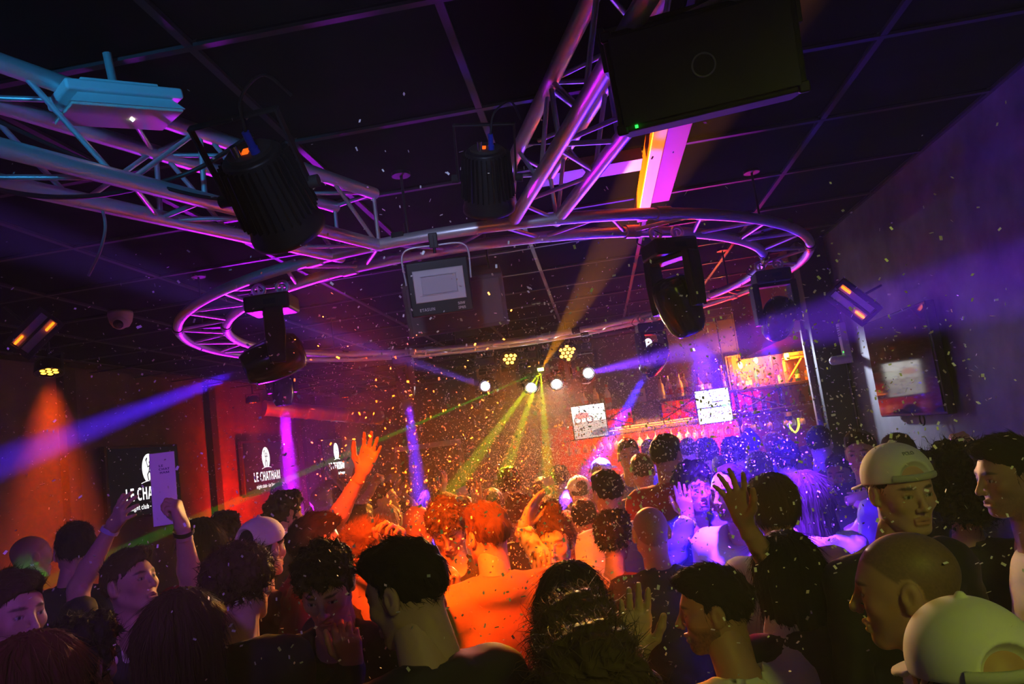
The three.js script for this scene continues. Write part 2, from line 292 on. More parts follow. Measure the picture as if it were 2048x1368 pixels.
// four blinding moving heads on a cross bar in front of the bar, the laser beside them
{
  const b = thing('lighting_bar', 'black pipe across the room carrying the bright centre lights', 'light bar', [-0.45, 2.9, -7.6]);
  part('pipe', cyl(0.024, 0.024, 2.3, 14).rotateZ(Math.PI / 2), M.black, b);
  for (const x of [-0.9, 0.9]) part('hanger', rod(V(x, 0, 0), V(x, CH - 2.9, 0), 0.01), M.black, b);
  const L = [[-1.06, 'violet white centre light, leftmost of the blinding row', V(-1.5, 2.72, -3.6), 0x8a50ff, 2500, 1.0, 12], [-0.63, 'yellow white centre light left of the laser, second of the blinding row', V(-0.4, 0.7, -4.0), 0xffc828, 46, 30, 60], [-0.37, 'white centre light right of the laser, third of the blinding row', V(-0.2, 0.7, -4.0), 0xffd0b0, 36, 30, 60], [-0.07, 'white centre light nearest the bar, last of the blinding row', V(1.11, 2.20, -2.01), 0x7a30ff, 10000, 1.25, 40]];
  for (const [x, label, to, col, I, deg, gl] of L) movingHead(label, [x, 2.84, -7.6], 0, to, gl > 30 ? 0xffffff : 0xd8c8ff, { I, deg, glow: gl, lc: col, s: 0.82, pen: 0.3, group: 'blinding centre lights' });
  // two of them are opened wide enough to reach the ring and the ceiling
  const t = thing('laser_projector', 'small black laser projector hung between the bright centre lights', 'laser', [-0.5, 2.62, -7.5]);
  part('housing', rbox(0.18, 0.1, 0.16, 0.008), M.black, t); part('aperture', box(0.06, 0.03, 0.006, 0, 0, 0.082), glow(0xd8ff60, 20), t); part('drop_tube', cyl(0.008, 0.008, 0.42, 8, 0, 0.26, 0), M.black, t);
  for (let k = -2; k <= 2; k++) part('heat_fin', box(0.17, 0.006, 0.012, 0, k * 0.018, -0.085), M.grey, t);
  const o = V(-0.5, 2.6, -7.38), G = 0x30ff20, Y = 0xd8ff20;
  for (const [to, c, I, deg] of [[V(-2.6, 1.75, -4.6), G, 7000, 0.45], [V(0.4, 3.06, -3.3), 0xff9a10, 900, 2.2], [V(-1.35, 1.4, -5.2), Y, 2000, 2.0], [V(-0.95, 1.2, -5.0), Y, 2000, 2.0], [V(-0.45, 1.1, -5.4), Y, 1700, 2.2]]) spot('laser_beam', o, to, c, I, deg, 0.2, 0.2);
}
parCan('added white pin spot for the right wall at the end of the lighting bar', [0.55, 2.75, -7.55], V(1.84, 1.95, -5.35), 0xd8e0ff, 42, 10, { s: 0.5, group: 'finned par cans', pen: 0.9 });  // extra lamp, added to throw the cool white patch on the right wall
single('lamp_hook', rod(V(0.53, 2.8, -7.58), V(0.53, 2.9, -7.6), 0.012), M.black, 'short hook holding the added white pin spot on the lighting bar', 'hook');
// wash pars below the ring: magenta from the left, violet from the right (stands behind the crowd)
function washStand(label, pos, target, color, I, deg) {
  const t = parCan(label, pos, target, color, I, deg, { s: 0.8, group: 'wash pars on stands', rad: 6, pen: 0.8 });
  const q = t.quaternion.clone().invert(), r = merge(rod(V(0, 0, 0), V(0, -pos[1], 0), 0.016), rod(V(0, -pos[1] + 0.5, 0), V(0.3, -pos[1] + 0.01, 0.1), 0.01), rod(V(0, -pos[1] + 0.5, 0), V(-0.3, -pos[1] + 0.01, 0.1), 0.01), rod(V(0, -pos[1] + 0.5, 0), V(0, -pos[1] + 0.01, -0.3), 0.01));
  part('stand', r.applyQuaternion(q).scale(1 / 0.8, 1 / 0.8, 1 / 0.8), M.black, t);
}
washStand('magenta wash par on a stand behind the crowd at the left', [-2.9, 1.35, -6.6], V(-1.5, 2.85, -4.3), C.magenta, 70, 22);
washStand('violet wash par on a stand behind the crowd at the right', [0.45, 1.3, -6.85], V(0.6, 2.85, -4.2), 0x5a20ff, 60, 24);
washStand('red wash par on a stand beside the bar', [1.3, 1.3, -8.2], V(0.9, 3.1, -6.6), 0xff1010, 40, 40);
washStand('red wash par on a stand along the left wall', [-3.7, 1.25, -9.0], V(-4.75, 1.9, -9.6), 0xff1410, 40, 70);

// floodlight hung on the near ring with a cabinet speaker behind it
{
  const t = thing('floodlight', 'black framed led floodlight with a pale diffuser hung on the near ring', 'floodlight', [-0.55, 2.61, -2.9]);
  t.lookAt(0.05, 1.75, 0); t.rotateZ(0.02);
  part('housing', merge(rbox(0.25, 0.22, 0.03, 0.008), [-3, -2, -1, 0, 1, 2, 3].map((k) => box(0.006, 0.18, 0.02, k * 0.03, 0, -0.024))), M.black, t);
  const sh = new THREE.Shape(); sh.moveTo(-0.097, -0.05); sh.lineTo(0.097, -0.05); sh.lineTo(0.097, 0.07); sh.lineTo(-0.097, 0.07); sh.closePath();
  part('diffuser', new THREE.ExtrudeGeometry(sh, { depth: 0.004, bevelEnabled: true, bevelSize: 0.004, bevelThickness: 0.004, bevelSegments: 2 }).translate(0, 0, 0.012), std(lin(0.72, 0.7, 0.72), 0.35), t);
  part('reflector', merge(rbox(0.14, 0.07, 0.004, 0.002, 0, 0.012, 0.022), rbox(0.145, 0.004, 0.006, 0.001, 0, -0.026, 0.022), rbox(0.145, 0.004, 0.006, 0.001, 0, 0.05, 0.022)), std(lin(0.6, 0.6, 0.64), 0.3), t);
  const ink = std(lin(0.6, 0.6, 0.6), 0.5);
  part('lettering', lettering('ETASUN', 0.012).translate(-0.06, -0.083, 0.0152), ink, t); part('lettering', lettering('50W', 0.0105).translate(0.078, -0.073, 0.0152), ink, t); part('lettering', lettering('IP65', 0.0105).translate(0.078, -0.091, 0.0152), ink, t);
  part('bracket', wire([V(-0.13, 0.02, -0.01), V(-0.13, 0.14, -0.01), V(-0.11, 0.16, -0.01), V(0, 0.165, -0.01), V(0.11, 0.16, -0.01), V(0.13, 0.14, -0.01), V(0.13, 0.02, -0.01)], 0.0045, 40), M.alu, t);
  part('clamp', merge(rbox(0.035, 0.06, 0.03, 0.004, 0, 0.185, -0.01), cyl(0.006, 0.006, 0.07, 8, 0, 0.17, 0)), M.black, t);
  const s = thing('hung_speaker', 'black cabinet speaker hanging inside the ring behind the floodlight', 'speaker', [-0.6, 2.68, -3.55]);
  s.rotation.set(0.36, 0.12, -0.03);
  part('cabinet', metric(rbox(0.47, 0.25, 0.36, 0.008)), std(lin(0.13, 0.115, 0.1), 0.75, 0, { map: grime }), s);
  part('grille', rbox(0.43, 0.21, 0.006, 0.003, 0, 0, 0.182), std(lin(0.1, 0.095, 0.095), 0.6, 0.2), s);
  for (const k of [-1, 1]) part('hanging_strap', rod(V(k * 0.18, 0.12, 0), V(k * 0.18, 0.4, 0.07), 0.006), M.black, s);
}
{
  const s = thing('big_speaker', 'large dark speaker cabinet hung at the top right near the camera', 'speaker', [0.33, 2.71, -1.56]);
  s.scale.setScalar(0.8); s.lookAt(0.05, 1.97, 0.1); s.rotateX(-0.1);
  part('cabinet', metric(rbox(0.5, 0.27, 0.3, 0.01, 0, 0, -0.15)), std(lin(0.05, 0.055, 0.05), 0.8, 0, { map: grime }), s);
  part('grille', metric(rbox(0.47, 0.24, 0.008, 0.003, 0, 0, 0.004)), std(lin(0.045, 0.05, 0.045), 0.6, 0.2, { map: grime, roughnessMap: rough1 }), s);
  part('badge', new THREE.TorusGeometry(0.03, 0.003, 8, 24).translate(0.0, -0.01, 0.009), M.grey, s);
  for (const k of [-1, 1]) for (const j of [-1, 1]) part('corner_guard', rbox(0.03, 0.03, 0.03, 0.006, k * 0.24, j * 0.125, -0.008), M.black, s);
  part('indicator', box(0.008, 0.008, 0.006, -0.2, -0.125, 0.01), glow(0x20ff40, 3), s);
  part('hanging_frame', merge(rbox(0.02, 0.12, 0.2, 0.003, -0.255, 0.1, -0.14), rbox(0.02, 0.12, 0.2, 0.003, 0.255, 0.1, -0.14), rbox(0.53, 0.02, 0.03, 0.003, 0, 0.16, -0.14)), M.black, s);
}
// pale housing of an emergency luminaire near the ceiling at the upper left
{
  const t = thing('emergency_light', 'pale emergency luminaire with a flat lens above the left truss', 'emergency light', [-1.17, 3.0, -1.83]); t.rotation.set(0.06, 0.9, 0.1);
  part('housing', merge(rbox(0.3, 0.03, 0.17, 0.008, 0, 0.03, 0), (() => { const g = new THREE.CylinderGeometry(0.105, 0.15, 0.05, 4, 1).rotateY(Math.PI / 4).scale(1.38, 1, 0.78); return toCreasedNormals(g, 0.4).translate(0, 0.01, 0); })(), rbox(0.2, 0.02, 0.1, 0.004, 0, 0.055, 0)), std(lin(0.6, 0.66, 0.66), 0.5), t);
  part('lens', rbox(0.285, 0.008, 0.155, 0.003, 0, -0.018, 0), std(lin(0.62, 0.63, 0.55), 0.12), t);
  part('status_lamp', new THREE.OctahedronGeometry(0.007).translate(0.03, -0.023, 0.0), glow(0xfff6d0, 8), t);
  part('bracket', rod(V(0, 0.06, 0), V(0, 0.16, 0), 0.012), M.grey, t);
}
// patio style infrared heaters
function heater(label, pos, rot, drop) {
  const t = thing('infrared_heater', label, 'heater', pos, 'ceiling heaters'); t.rotation.set(...rot);
  part('frame', merge(rbox(0.26, 0.03, 0.02, 0.004, 0, 0.065, 0), rbox(0.26, 0.03, 0.02, 0.004, 0, -0.065, 0), rbox(0.26, 0.012, 0.02, 0.003, 0, 0, 0), rbox(0.02, 0.16, 0.02, 0.004, -0.13, 0, 0), rbox(0.02, 0.16, 0.02, 0.004, 0.13, 0, 0), rbox(0.26, 0.15, 0.02, 0.004, 0, 0, -0.03)), M.black, t);
  for (const y of [-0.033, 0.033]) { const r = part('reflector', rbox(0.23, 0.05, 0.006, 0.002, 0, y, -0.012), std(lin(0.75, 0.72, 0.75), 0.3, 0.5), t); part('heating_tube', cyl(0.007, 0.007, 0.06, 6).rotateZ(Math.PI / 2).translate(y > 0 ? -0.08 : 0.08, y, 0.0), glow(0xff6a10, 3), r); }
  part('arm', rod(V(0, 0, -0.03), V(drop[0], drop[1], drop[2]), 0.008), M.black, t);
}
heater('twin tube infrared heater on the right wall above the television', [1.55, 2.49, -4.5], [0.5, -0.35, -0.75], [0.12, 0.1, -0.3]);
heater('dim infrared heater under the ceiling at the left edge', [-3.1, 2.93, -3.9], [0.5, 0.5, 0.55], [0, 0.2, -0.12]);
{ // dome camera
  const t = thing('dome_camera', 'white dome security camera on the ceiling at the left', 'camera', [-3.02, CH, -4.58]);
  part('base', new THREE.LatheGeometry([[0.001, 0], [0.075, 0], [0.078, -0.02], [0.068, -0.07], [0.05, -0.1], [0.001, -0.112]].map(([x, y]) => new THREE.Vector2(x, y)).reverse(), 32), M.white, t);
  part('eyeball', new THREE.SphereGeometry(0.05, 24, 16).translate(0.012, -0.075, 0.03), M.white, t); part('lens', new THREE.SphereGeometry(0.034, 20, 14).translate(0.018, -0.09, 0.052), M.glassDark, t);
}
{ // wall projector unit
  const t = thing('wall_bracket_unit', 'white slotted wall unit with a rounded sensor beside the black pillar', 'sensor', [1.8, 2.36, -5.55]); t.rotation.z = 0.02;
  part('housing', rbox(0.05, 0.24, 0.06, 0.008), M.white, t); part('sensor', merge(cyl(0.032, 0.032, 0.12, 20).rotateZ(Math.PI / 2).translate(-0.04, -0.14, 0.01), new THREE.SphereGeometry(0.032, 16, 12).translate(-0.1, -0.14, 0.01)), M.white, t);
  for (let k = 0; k < 5; k++) part('vent_slot', box(0.006, 0.006, 0.05, -0.026, 0.09 - k * 0.016, 0), M.black, t);
  part('status_led', new THREE.OctahedronGeometry(0.006).translate(-0.026, -0.09, 0.02), glow(0x20ff40, 4), t);
}
{ // ceiling beam, orange light put into its colour, also lit by a laser, with a crossing tray
  const t = thing('ceiling_beam', 'ceiling beam beside the big speaker, orange light put into its colour', 'beam', [0.39, 3.09, -3.35]);
  part('beam', rbox(0.06, 0.09, 1.4, 0.005), std(lin(0.85, 0.14, 0.02), 0.5), t); part('light_spill_plate', rbox(0.17, 0.012, 1.2, 0.003, 0.07, 0.04, -0.05), std(lin(0.75, 0.11, 0.02), 0.5), t);  // the side plate stands in for the orange light spilling onto the ceiling
  const u = thing('cable_tray', 'grey cable tray crossing behind the middle truss', 'cable tray', [0.12, 3.08, -3.15]);
  part('tray', merge(rbox(0.44, 0.01, 0.14, 0.002, 0, -0.02, 0), rbox(0.44, 0.05, 0.008, 0.002, 0, 0, 0.07), rbox(0.44, 0.05, 0.008, 0.002, 0, 0, -0.07)), std(lin(0.35, 0.36, 0.2), 0.5, 0.3), u);
}
{ // corrugated ventilation duct at the back left
  const t = thing('ventilation_duct', 'silver spiral ventilation duct under the ceiling at the back left', 'duct', [-4.4, 2.8, -11.0]);
  part('tube', rod(V(-0.35, 0.1, 0.6), V(0.95, -0.2, -0.8), 0.11, 22), std(lin(0.7, 0.72, 0.75), 0.3, 0.8), t);
  for (let k = 0; k < 9; k++) { const f = k / 9, a = V(-0.35 + 1.3 * f, 0.1 - 0.3 * f, 0.6 - 1.4 * f), b = V(-0.35 + 1.3 * (f + 0.015), 0.1 - 0.3 * (f + 0.015), 0.6 - 1.4 * (f + 0.015)); part('seam', rod(a, b, 0.116, 22), M.alu, t); }
  part('strap', rod(V(0.2, 0.0, 0.0), V(0.2, 0.35, 0.0), 0.006), M.black, t);
}
// loose cables on the trusses
single('power_cable', wire([V(-1.75, 2.9, -1.0), V(-1.35, 2.76, -1.75), V(-1.1, 2.86, -2.0), V(-0.85, 2.92, -1.95)], 0.007, 40), M.cable, 'black power cable drooping along the left truss', 'cable');
single('signal_cable', wire([V(-1.5, 3.0, -1.4), V(-1.2, 2.84, -1.9), V(-1.0, 2.8, -2.1), V(-0.9, 2.9, -2.3)], 0.006, 40), M.cable, 'thin black signal cable between the left truss and the finned par can', 'cable');
single('rope_tail', wire([V(-1.36, 2.83, -2.0), V(-1.36, 2.76, -2.02), V(-1.4, 2.7, -2.05), V(-1.48, 2.64, -2.1)], 0.005, 20), std(lin(0.4, 0.38, 0.36), 0.8), 'pale rope end dangling from the left truss', 'rope');
// a yellow green fill from behind the photographer
parCan('yellow green par can behind the photographer', [1.1, 2.9, 0.9], V(0.45, 1.45, -2.0), 0xb8c840, 6.0, 26, { s: 0.9, group: 'finned par cans', rad: 8 });
parCan('cool white par can above the photographer', [-0.2, 2.6, 0.85], V(-0.5, 2.7, -2.9), 0xb0c4ff, 9, 10, { s: 0.9, group: 'finned par cans', rad: 4 });
parCan('cyan par can above the photographer at the left', [-1.0, 2.55, 0.7], V(-1.17, 3.0, -1.83), 0x30b0ff, 9.0, 9, { s: 0.9, group: 'finned par cans', rad: 6 });
parCan('pale violet par can above the photographer', [-0.3, 2.9, 0.8], V(-1.72, 1.8, -2.5), 0x9a50ff, 9, 15, { s: 0.9, group: 'finned par cans', rad: 6 });
{ // a second luminaire far back on the ceiling
  const t = thing('ceiling_luminaire', 'small pale ceiling luminaire far back at the left', 'ceiling light', [-3.35, 3.09, -7.88]);
  part('housing', new THREE.LatheGeometry([[0.001, 0.05], [0.13, 0.05], [0.14, 0.03], [0.12, 0], [0.001, -0.005]].map(([x, y]) => new THREE.Vector2(x, y)), 28), M.white, t);
  part('lens', cyl(0.1, 0.09, 0.012, 24, 0, -0.008, 0), std(lin(0.7, 0.8, 0.7), 0.2), t);
}

// ---------------------------------------------------------------- figures: distance fields on a grid, meshed as one smooth surface
class Field {
  constructor(lo, hi, c) { this.lo = lo; this.c = c; this.n = [0, 1, 2].map((i) => Math.ceil((hi[i] - lo[i]) / c) + 1); this.f = new Float32Array(this.n[0] * this.n[1] * this.n[2]).fill(0.5); }
  each(b, fn) {
    const { lo, c, n } = this, a = [], e = [];
    for (let i = 0; i < 3; i++) { a[i] = Math.max(0, Math.floor((b[i] - lo[i]) / c)); e[i] = Math.min(n[i] - 1, Math.ceil((b[i + 3] - lo[i]) / c)); }
    for (let k = a[2]; k <= e[2]; k++) for (let j = a[1]; j <= e[1]; j++) { let o = (k * n[1] + j) * n[0] + a[0]; for (let i = a[0]; i <= e[0]; i++, o++) fn(o, lo[0] + i * c, lo[1] + j * c, lo[2] + k * c); }
  }
  join(b, d, k) { const f = this.f; this.each(b, (o, x, y, z) => { const v = d(x, y, z), a = f[o], h = k > 0 ? Math.max(k - Math.abs(a - v), 0) / k : 0; f[o] = Math.min(a, v) - h * h * k / 4; }); return this; }
  cut(b, d, k) { const f = this.f; this.each(b, (o, x, y, z) => { const v = -d(x, y, z), a = f[o], h = k > 0 ? Math.max(k - Math.abs(a - v), 0) / k : 0; f[o] = Math.max(a, v) + h * h * k / 4; }); return this; }
  ball(x, y, z, r, k = 0.01) { return this.egg(x, y, z, r, r, r, k); }
  egg(x, y, z, a, b, c, k = 0.01, cut = false) {
    const m = Math.max(k, 0.01) + this.c * 3, s = Math.min(a, b, c);
    const d = (px, py, pz) => { const u = (px - x) / a, v = (py - y) / b, w = (pz - z) / c, k0 = Math.sqrt(u * u + v * v + w * w), k1 = Math.sqrt(u * u / (a * a) + v * v / (b * b) + w * w / (c * c)); return k1 < 1e-6 ? -s : k0 * (k0 - 1) / k1; };
    return this[cut ? 'cut' : 'join']([x - a - m, y - b - m, z - c - m, x + a + m, y + b + m, z + c + m], d, k);
  }
  bone(p, q, r0, r1, k = 0.01, cut = false) {
    const [ax, ay, az] = p, bx = q[0] - ax, by = q[1] - ay, bz = q[2] - az, L = bx * bx + by * by + bz * bz, m = Math.max(r0, r1) + Math.max(k, 0.01) + this.c * 3;
    const d = (x, y, z) => { const px = x - ax, py = y - ay, pz = z - az, t = Math.min(1, Math.max(0, (px * bx + py * by + pz * bz) / L)), u = px - bx * t, v = py - by * t, w = pz - bz * t; return Math.sqrt(u * u + v * v + w * w) - (r0 + (r1 - r0) * t); };
    return this[cut ? 'cut' : 'join']([Math.min(ax, q[0]) - m, Math.min(ay, q[1]) - m, Math.min(az, q[2]) - m, Math.max(ax, q[0]) + m, Math.max(ay, q[1]) + m, Math.max(az, q[2]) + m], d, k);
  }
  ripple(fn, band = 0.03) { const f = this.f, { lo, c, n } = this; this.each([lo[0], lo[1], lo[2], lo[0] + n[0] * c, lo[1] + n[1] * c, lo[2] + n[2] * c], (o, x, y, z) => { if (Math.abs(f[o]) < band) f[o] += fn(x, y, z); }); return this; }
  mesh() {
    const { f, n, c, lo } = this, [nx, ny, nz] = n, id = new Int32Array(f.length).fill(-1), pos = [], idx = [], sx = 1, sy = nx, sz = nx * ny;
    const off = [0, sx, sy, sx + sy, sz, sx + sz, sy + sz, sx + sy + sz], E = [[0, 1], [2, 3], [4, 5], [6, 7], [0, 2], [1, 3], [4, 6], [5, 7], [0, 4], [1, 5], [2, 6], [3, 7]];
    for (let k = 0; k < nz - 1; k++) for (let j = 0; j < ny - 1; j++) for (let i = 0; i < nx - 1; i++) {
      const o = k * sz + j * sy + i; let mk = 0; for (let q = 0; q < 8; q++) if (f[o + off[q]] < 0) mk |= 1 << q;
      if (mk === 0 || mk === 255) continue;
      let x = 0, y = 0, z = 0, m = 0;
      for (const [a, b] of E) { const va = f[o + off[a]], vb = f[o + off[b]]; if ((va < 0) === (vb < 0)) continue; const t = va / (va - vb); x += (a & 1) + ((b & 1) - (a & 1)) * t; y += ((a >> 1) & 1) + (((b >> 1) & 1) - ((a >> 1) & 1)) * t; z += (a >> 2) + ((b >> 2) - (a >> 2)) * t; m++; }
      id[o] = pos.length / 3; pos.push(lo[0] + (i + x / m) * c, lo[1] + (j + y / m) * c, lo[2] + (k + z / m) * c);
    }
    const quad = (a, b, c2, d, flip) => { if (a < 0 || b < 0 || c2 < 0 || d < 0) return; flip ? idx.push(a, c2, b, a, d, c2) : idx.push(a, b, c2, a, c2, d); };
    for (let k = 1; k < nz - 1; k++) for (let j = 1; j < ny - 1; j++) for (let i = 1; i < nx - 1; i++) {
      const o = k * sz + j * sy + i, s = f[o] < 0;
      if (s !== f[o + sx] < 0) quad(id[o - sy - sz], id[o - sz], id[o], id[o - sy], !s);
      if (s !== f[o + sy] < 0) quad(id[o - sx - sz], id[o - sx], id[o], id[o - sz], !s);
      if (s !== f[o + sz] < 0) quad(id[o - sx - sy], id[o - sy], id[o], id[o - sx], !s);
    }
    const g = new THREE.BufferGeometry(); g.setAttribute('position', new THREE.Float32BufferAttribute(pos, 3)); g.setIndex(idx); g.computeVertexNormals(); return g;
  }
}
// heads: face toward +z, origin between the ears, 0.24 tall
function headGeometry(c, fem, mouth) {
  const F = new Field([-0.115, -0.24, -0.14], [0.115, 0.145, 0.14], c), j = fem ? 0.9 : 1;
  F.egg(0, 0.035, -0.012, 0.075, 0.084, 0.096).egg(0, 0, 0.026, 0.066 * j, 0.076, 0.062, 0.03).egg(0, -0.06, 0.032, 0.052 * j, 0.046, 0.05, 0.025).egg(0, -0.098, 0.064, 0.024 * j, 0.018, 0.02, 0.022);
  for (const s of [-1, 1]) F.bone([s * 0.053 * j, -0.05, 0.0], [s * 0.022 * j, -0.1, 0.055], 0.017, 0.014, 0.022).ball(s * 0.042, -0.022, 0.06, 0.02, 0.02);
  F.bone([-0.03, 0.024, 0.08], [0.03, 0.024, 0.08], 0.0105, 0.0105, 0.016);
  for (const s of [-1, 1]) F.egg(s * 0.031, 0.003, 0.102, 0.019, 0.013, 0.017, 0.012, true);
  for (const s of [-1, 1]) F.ball(s * 0.031, 0.001, 0.0745, 0.0128, 0.003).bone([s * 0.02, 0.0095, 0.0845], [s * 0.043, 0.0085, 0.08], 0.0035, 0.0032, 0.004).bone([s * 0.021, -0.0095, 0.0825], [s * 0.042, -0.0085, 0.079], 0.0028, 0.0026, 0.005);
  F.bone([0, 0.014, 0.086], [0, -0.03, 0.107], 0.0075, 0.0098, 0.013).ball(0, -0.034, 0.107, 0.0105, 0.006);
  for (const s of [-1, 1]) F.ball(s * 0.0125, -0.038, 0.096, 0.008, 0.006);
  for (const s of [-1, 1]) F.egg(s * 0.0065, -0.0455, 0.104, 0.0038, 0.003, 0.005, 0.002, true);
  F.bone([-0.02, -0.0665, 0.0845], [0, -0.064, 0.0915], 0.0045, 0.006, 0.006).bone([0.02, -0.0665, 0.0845], [0, -0.064, 0.0915], 0.0045, 0.006, 0.006).bone([-0.016, -0.077, 0.085], [0.016, -0.077, 0.085], 0.0068, 0.0068, 0.007);
  F.egg(0, -0.071, 0.096, 0.023, mouth ? 0.007 : 0.0022, 0.012, 0.003, true);
  for (const s of [-1, 1]) { F.egg(s * 0.08, 0.0, -0.012, 0.0095, 0.032, 0.02, 0.006).egg(s * 0.091, 0.004, -0.006, 0.009, 0.017, 0.0095, 0.005, true); F.ball(s * 0.077, -0.024, -0.004, 0.0085, 0.005); }
  F.bone([0, -0.04, -0.028], [0, -0.23, -0.042], fem ? 0.047 : 0.056, fem ? 0.05 : 0.06, 0.035);
  return F.mesh();
}
const HEADS = {};
const headOf = (det, fem, mouth) => HEADS[[det, fem, mouth]] ??= headGeometry([0.0085, 0.0065, 0.0042][det], fem, mouth);
// hair, worn by the same head
const STRAND = {};
function hairGeometry(style, det, buzzDown) {
  const c = [0.009, 0.0068, 0.0048][det], lo = style === 'long' || style === 'wavy' ? -0.3 : -0.14;
  const F = new Field([-0.2, lo, -0.22], [0.2, 0.24, 0.16], c), big = style === 'afro';
  const t = { short: 0.006, swept: 0.009, buzz: 0.0015, curly: 0.013, long: 0.013, wavy: 0.02, bun: 0.01, topknot: 0.008, bowl: 0.014, receding: 0.006, hood: 0.02, afro: 0.05 }[style];
  F.egg(0, 0.037, -0.015, 0.077 + t, 0.084 + t, 0.097 + t, 0.02);
  if (style === 'short' || style === 'swept') F.egg(0, 0.085, 0.012, 0.066, 0.044, 0.082, 0.03).egg(0, 0.09, 0.055, 0.05, 0.03, 0.04, 0.03);
  if (style === 'curly') F.egg(0, 0.085, 0.02, 0.078, 0.056, 0.085, 0.03).egg(0, 0.085, 0.065, 0.055, 0.032, 0.035, 0.02);
  if (style === 'bowl') F.egg(0, 0.04, -0.02, 0.095, 0.09, 0.11, 0.02).egg(0, 0.0, -0.03, 0.088, 0.08, 0.095, 0.03);
  if (style === 'bun') F.egg(0, 0.055, -0.03, 0.098, 0.082, 0.1, 0.03).egg(0.02, 0.06, -0.125, 0.056, 0.056, 0.05, 0.012);
  if (style === 'topknot') F.egg(0, 0.15, -0.03, 0.05, 0.04, 0.048, 0.012).egg(0, 0.095, 0.0, 0.066, 0.03, 0.06, 0.02);
  if (style === 'afro') F.egg(0, 0.03, -0.03, 0.15, 0.15, 0.145, 0.03);
  if (style === 'long' || style === 'wavy') {
    const w = style === 'wavy' ? 0.02 : 0;
    F.egg(0, 0.055, -0.02, 0.09 + w, 0.084, 0.106 + w, 0.03);
    for (const s of [-1, 1]) F.bone([s * 0.066, 0.02, -0.01], [s * (0.076 + w), -0.22, -0.02], 0.032, 0.03 + w / 2, 0.04);
    F.bone([0, 0.03, -0.06], [0, -0.25, -0.085], 0.065, 0.055 + w, 0.05).bone([0.05, 0, -0.06], [0.05, -0.26, -0.07], 0.05, 0.04, 0.05).bone([-0.05, 0, -0.06], [-0.05, -0.26, -0.07], 0.05, 0.04, 0.05);
  }
  const face = big ? [0, -0.06, 0.12, 0.075, 0.115, 0.11] : style === 'receding' ? [0, 0.0, 0.1, 0.085, 0.12, 0.085] : style === 'bowl' ? [0, -0.075, 0.088, 0.1, 0.108, 0.085] : [0, -0.048, 0.09, 0.1, 0.118, 0.085];
  if (style !== 'hood') F.egg(...face, 0.008, true); else F.egg(0, -0.05, 0.1, 0.066, 0.12, 0.07, 0.01, true).egg(0, 0.12, -0.06, 0.05, 0.06, 0.06, 0.03);
  const long = ['long', 'wavy', 'afro', 'hood', 'bowl'].includes(style);
  if (!long) for (const s of [-1, 1]) F.egg(s * 0.09, -0.004, -0.006, 0.026, 0.04, 0.028, 0.005, true);
  if (!long) F.cut([-0.2, -0.15, -0.22, 0.2, 0.1, 0.16], (x, y, z) => (y + 0.052 - Math.max(0, z + 0.02) * 0.45), 0.01);
  if (style === 'bowl') F.cut([-0.2, -0.15, -0.22, 0.2, 0.1, 0.16], (x, y, z) => (y + 0.065), 0.01);
  const q = { curly: 0.016, wavy: 0.014, bun: 0.012, afro: 0.03, short: 0.006, swept: 0.007, bowl: 0.005, long: 0.006, topknot: 0.008, receding: 0.004, buzz: 0.001, hood: 0.004 }[style];
  const fq = ['curly', 'bun', 'afro'].includes(style) ? 62 : 42;
  if (style === 'long' || style === 'bowl') F.ripple((x, y, z) => q * noise(Math.atan2(x, z + 0.02) * 9, y * 6, 3) + q * 0.5 * noise(Math.atan2(x, z + 0.02) * 22, y * 7, 9));
  else if (style === 'wavy') F.ripple((x, y, z) => q * noise(x * 26 + 2 * Math.sin(y * 40), y * 16, z * 26) + 0.006 * noise(x * 70, y * 40, z * 70));
  else F.ripple((x, y, z) => q * noise(x * fq, y * fq * 0.8, z * fq) + q * 0.5 * noise(x * fq * 2.1 + 5, y * fq * 2, z * fq * 2.1), 0.04);
  let g = F.mesh();
  if (det >= 1 && style !== 'buzz' && style !== 'hood') g = withStrands(g, style, det);
  return g;
}
